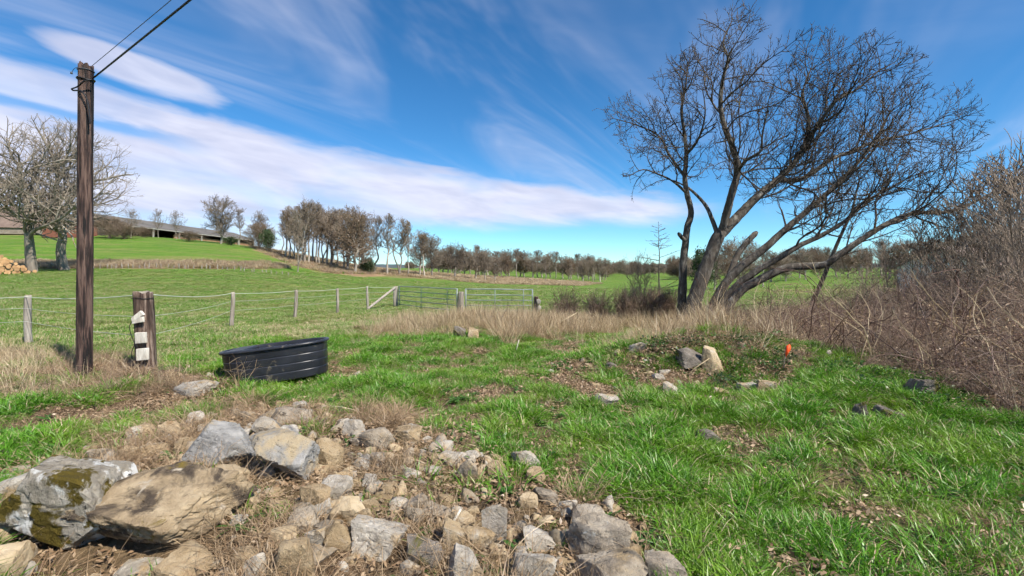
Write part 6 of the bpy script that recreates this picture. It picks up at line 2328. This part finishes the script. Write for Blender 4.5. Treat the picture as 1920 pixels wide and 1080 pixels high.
def keep_bramble(x, y, px, py):
    e = x - bramble_edge(y) - (fbm(x * .9, y * .9, 3, 261) - .5) * .9
    p = sstep(e, -.15, .35)
    return p * np.where(px > 2300, 0, 1) * (.6 + .4 * (fbm(x * 1.1, y * 1.1, 2, 263) > .42))


pts, px_, py_ = place(4600, (4.6, 17), (3.0, 15.5), 91, keep_bramble)
n_ = len(pts)
e_ = pts[:, 0] - bramble_edge(pts[:, 1])
sz = np.interp(e_, [-.3, .4, 1.2, 2.4, 5, 12], [.36, .56, .76, 1.0, 1.3, 1.5]) * RS(92).uniform(.55, 1.2, n_) * (.75 + .5 * fbm(pts[:, 0] * .7, pts[:, 1] * .7, 3, 265))
p3_, _, _ = place(900, (-10, -3), (5.8, 9.5), 196, lambda x, y, px, py: in_poly(px, py, POLE_P) * np.interp(px, [-100, 60, 140, 330, 400], [.1, .2, .55, .55, .1]))
p2_, x2_, _ = place(700, (2, 7), (7, 11), 194, lambda x, y, px, py: in_poly(px, py, [(1365, 628), (1480, 636), (1510, 700), (1430, 700), (1375, 668)]) * .6)
sz *= np.interp(px_, [1380, 1480, 1600, 1700, 1800], [.62, .8, .88, .9, 1.0])
pts = np.concatenate([pts, p2_, p3_]); n_ = len(pts)
sz = np.concatenate([sz, RS(195).uniform(.18, .40, len(p2_)), RS(197).uniform(.12, .30, len(p3_))])
scatter('brambles', var, pts, rots(n_, 93, .12), sz, 'tangled leafless brambles, a thicket at right and low sprigs round the pole')


# long arching canes standing out of the tangle
M['cane_dark'] = grass_mat('dark_cane', [(.055, .030, .026), (.11, .062, .050), (.20, .13, .10)], trans=.05)
var = [mesh_np('arching_cane', *canes(3, .3, 1.3, 2.6, .0085, 940 + i, 1.15, 12, 5, .7, 1), [M['cane_dark']]) for i in range(5)]
var += [mesh_np('arching_cane', *canes(3, .3, .9, 1.9, .0065, 950 + i, .5, 10, 5, 1.0, 3), [M['reed']]) for i in range(2)]
pts, px_, py_ = place(900, (4.8, 12), (4.0, 13.5), 191, lambda x, y, px, py: keep_bramble(x, y, px, py) * np.where(x - bramble_edge(y) < 3.5, .75, .3))
n_ = len(pts)
scatter('bramble_arches', var, pts, rots(n_, 192, .1), RS(193).uniform(.55, 1.05, n_), 'long arching bramble canes standing out of the thicket')


# --- clipped hedge remains and shrubs in front of the field
def twig_shrub(name, px, yb, yt, wpx, d, mt, label, n, seed, up=.55, cat='shrub', arch=.35, r=.012):
    X = (px - CX) / F * d
    z = float(H(X, d))
    h = EYE - (yt - HY) / F * d - z
    w = wpx * d / F / 2
    root = empty(name, (X, d, z))
    tag(root, label, cat)
    V, Fq = canes(n, w * .55, h * .8, h * 1.15, r, seed, arch, 6, 4, up, 3)
    V[:, 0] *= w / max(np.abs(V[:, 0]).max(), .01)
    obj('stems', mesh_np('stems', V, Fq, [M[mt]], True), root)
    V, Fq = canes(n * 2, w * .7, h * .3, h * .8, r * .5, seed + 1, .5, 5, 3, .3, 2)
    V[:, 0] *= w / max(np.abs(V[:, 0]).max(), .01)
    obj('twigs', mesh_np('twigs', V, Fq, [M[mt]], True), root)
    return root


twig_shrub('cut_shrub', 1062, 596, 532, 95, 17.6, 'hedge_twig', 'bristly cut back shrub right of the gates', 150, 901, r=.014)
twig_shrub('hedge_shrub', 1120, 600, 540, 90, 17.4, 'hedge_twig', 'dark twiggy shrub between the cut shrub and the hedge', 150, 903, .8, r=.013)
for i, (px0, w0, lab) in enumerate(((1175, 70, 'clipped dark hedge plant, left of three below the young larch'), (1218, 70, 'clipped dark hedge plant, middle of three below the young larch'), (1252, 60, 'clipped dark hedge plant, right of three below the young larch'))):
    twig_shrub('hedge_plant', px0, 600, 538, w0 + 12, 16.8 + .2 * i, 'hedge_twig', lab, 230, 905 + i * 3, .9, 'hedge', .1, .012)
twig_shrub('twiggy_shrub', 1445, 610, 520, 90, 13.6, 'sapling', 'sparse twiggy shrub right of the leaning limbs', 24, 921, .9, 'shrub', .15, .007)
twig_shrub('twiggy_shrub', 1590, 620, 490, 90, 11.5, 'thicket_stem', 'upright pale shoots in front of the thin leaning stem', 26, 925, 1.0, 'shrub', .15, .007)
twig_shrub('twiggy_shrub', 1660, 620, 470, 90, 10.5, 'thicket_stem', 'upright pale shoots right of the thin leaning stem', 26, 928, 1.0, 'shrub', .2, .007)
# dry stalks in front of the trough
b_ = gpt(508, 706)
V, Fq = canes(13, .10, .25, .62, .0032, 933, .25, 6, 3, .95, 3)
o_ = obj('dead_weed', mesh_np('dead_weed', V, Fq, [M['reed']], True), None, (b_.x, 6.55, float(H(b_.x, 6.55))))
tag(o_, 'thin dead weed stalks standing against the front of the trough', 'plant')
b_ = gpt(930, 622)
V, Fq = canes(5, .05, .8, 1.35, .006, 935, .15, 7, 4, 1.1, 4)
o_ = obj('dead_weed', mesh_np('dead_weed', V, Fq, [M['sapling']], True), None, b_)
tag(o_, 'tall brown dead weed standing before the right gate', 'plant')


def young_larch():
    d = 17.0
    X = (1237 - CX) / F * d
    z = float(H(X, d))
    top = EYE - (415 - HY) / F * d
    h = top - z
    root = empty('young_larch', (X, d, z))
    tag(root, 'slim young tree with thin level side branches left of the slender tree', 'tree')
    rs = RS(44)
    m = MB()
    tr = [(rs.normal(0, .012) - .04 * t, rs.normal(0, .012), h * t) for t in np.linspace(0, 1, 14)]
    m.tube(tr, np.linspace(.038, .006, 14), 7)
    obj('trunk', m.mesh('trunk', [M['sapling']], True), root)
    m = MB()
    for i in range(44):
        t = rs.uniform(.22, .97)
        a = rs.uniform(0, 6.283)
        L = (1.0 - t) * 1.35 + .25
        L *= rs.uniform(.6, 1.1)
        p = np.array((-.04 * t, 0, h * t))
        q = [p]
        el = rs.uniform(.0, .35)
        for j in range(5):
            q.append(q[-1] + np.array((math.cos(a) * math.cos(el), math.sin(a) * math.cos(el), math.sin(el))) * L / 5)
            el += rs.uniform(-.05, .12); a += rs.normal(0, .1)
        m.tube(q, np.linspace(.008, .004, 6), 4, False)
        for j in (2, 3, 4):
            a2 = a + rs.choice([-1, 1]) * rs.uniform(.5, 1)
            m.tube([q[j], q[j] + np.array((math.cos(a2), math.sin(a2), .3)) * L * .25], [.005, .003], 3, False)
    obj('side_branches', m.mesh('side_branches', [M['sapling']], True), root)
    return root


young_larch()
grow_form('sap_a', 4.5, .8, 1.15, 1, 150, .16, .0065, .030, (M['sapling'], M['thicket_stem']), 71, 'slim', twig=.6)
grow_form('sap_b', 4.5, 1.0, 1.4, 1, 150, .16, .0065, .034, (M['thicket_stem'], M['thicket_stem']), 72, 'slim', twig=.6, stems=2)
grow_form('sap_c', 3.0, .4, .9, 1, 150, .14, .0055, .022, (M['sapling'], M['sapling']), 73, 'slim', twig=.6, stems=2)
far_tree('sap_c', 1204, 575, 468, 17.5, 'thin dark sapling left of the young larch, taller one', 'sapling', name='sapling', wide=.8)
far_tree('sap_c', 1192, 575, 485, 18.0, 'thin dark sapling left of the young larch, shorter one', 'sapling', name='sapling', wide=.7)
rs_ = RS(55)
THK = [(1640, 440, 12.5), (1700, 412, 12.8), (1748, 378, 12.2), (1790, 345, 12.5), (1822, 332, 11.8), (1850, 305, 12.0), (1878, 285, 11.2), (1900, 268, 10.8), (1922, 255, 10.2), (1945, 250, 10.6), (1962, 262, 9.4), (1835, 410, 8.8), (1885, 390, 8.2), (1770, 440, 9.2), (1940, 350, 7.6)]
for i, (px0, yt, d) in enumerate(THK):
    far_tree(['sap_a', 'sap_b', 'sap_c'][i % 3], px0, 600, yt, d, 'thin grey sapling in the dense thicket at the right edge', 'sapling', 'saplings of the right thicket', wide=rs_.uniform(.9, 1.3), name='sapling')

# dark line of shrubs along the edge of the bank, dry growth at the foot of the hill, far wood masses
var = [mesh_np('rank_growth', *tuft(60, .45, .25, .65, .03, .5, .5, 960 + i, (0, 0), 4), [M['reed']]) for i in range(3)]
var += [mesh_np('rank_growth', *canes(40, .5, .3, .7, .012, 970 + i, .6, 5, 3, .4, 1), [M['cane']]) for i in range(1)]
var += [mesh_np('rank_growth', *tuft(60, .45, .15, .4, .03, .5, .5, 975 + i, (0, 0), 3), [M['blade_short']]) for i in range(1)]


def keep_foot(x, y, px, py):
    a = in_poly(px, py, [(-200, 505), (180, 503), (540, 504), (562, 492), (180, 490), (-200, 492)]) & (y > 48) & (y < 72)
    b = in_poly(px, py, [(445, 452), (545, 497), (620, 513), (760, 516), (720, 495), (600, 455), (480, 440)]) & (y > 55)
    return np.where(a, .75, 0) + np.where(b, .55, 0)


pts, _, _ = far_place(26000, (48, 110), (-60, 800), 95, keep_foot)
n_ = len(pts)
scatter('rank_growth', var, pts, rots(n_, 96, .15), RS(97).uniform(.6, 1.2, n_), 'rank dry growth on the bank and along the hill foot')
var = [mesh_np('rank_growth', *tuft(60, .5, .2, .5, .03, .6, .5, 980 + i, (0, 0), 4), [M['reed']]) for i in range(3)]
pts, _, _ = far_place(9000, (86, 210), (680, 1160), 98, lambda x, y, px, py: in_poly(px, py, [(700, 521), (840, 526), (930, 535), (1080, 537), (1130, 532), (1000, 522), (860, 514), (720, 507)]) * .9)
n_ = len(pts)
scatter('rough_pasture', var, pts, rots(n_, 99, .15), RS(100).uniform(.7, 1.5, n_), 'rough dry pasture below the row of trees')
# far woods on the horizon
rs_ = RS(123)
pts = []
for (x0, x1, d0, d1, n0) in ((820, 1300, 260, 520, 420), (1260, 2000, 200, 420, 420), (760, 1300, 520, 1100, 500)):
    px0 = rs_.uniform(x0, x1, n0); d = np.exp(rs_.uniform(math.log(d0), math.log(d1), n0))
    ok = fbm(px0 * .01, d * .012, 3, 301) > .47
    px0 = px0[ok]; d = d[ok]
    x = (px0 - CX) / F * d
    pts.append(np.stack([x, d, H(x, d) - .3], -1))
pts = np.concatenate(pts)
n_ = len(pts)
scatter('far_wood', [FORMS['beech'][1], FORMS['round_a'][1], FORMS['round_a'][1], FORMS['round_b'][1]], pts, np.stack([np.zeros(n_), np.zeros(n_), rs_.uniform(0, 6.28, n_)], -1), rs_.uniform(.6, 1.0, n_), 'far off brown woods along the horizon')
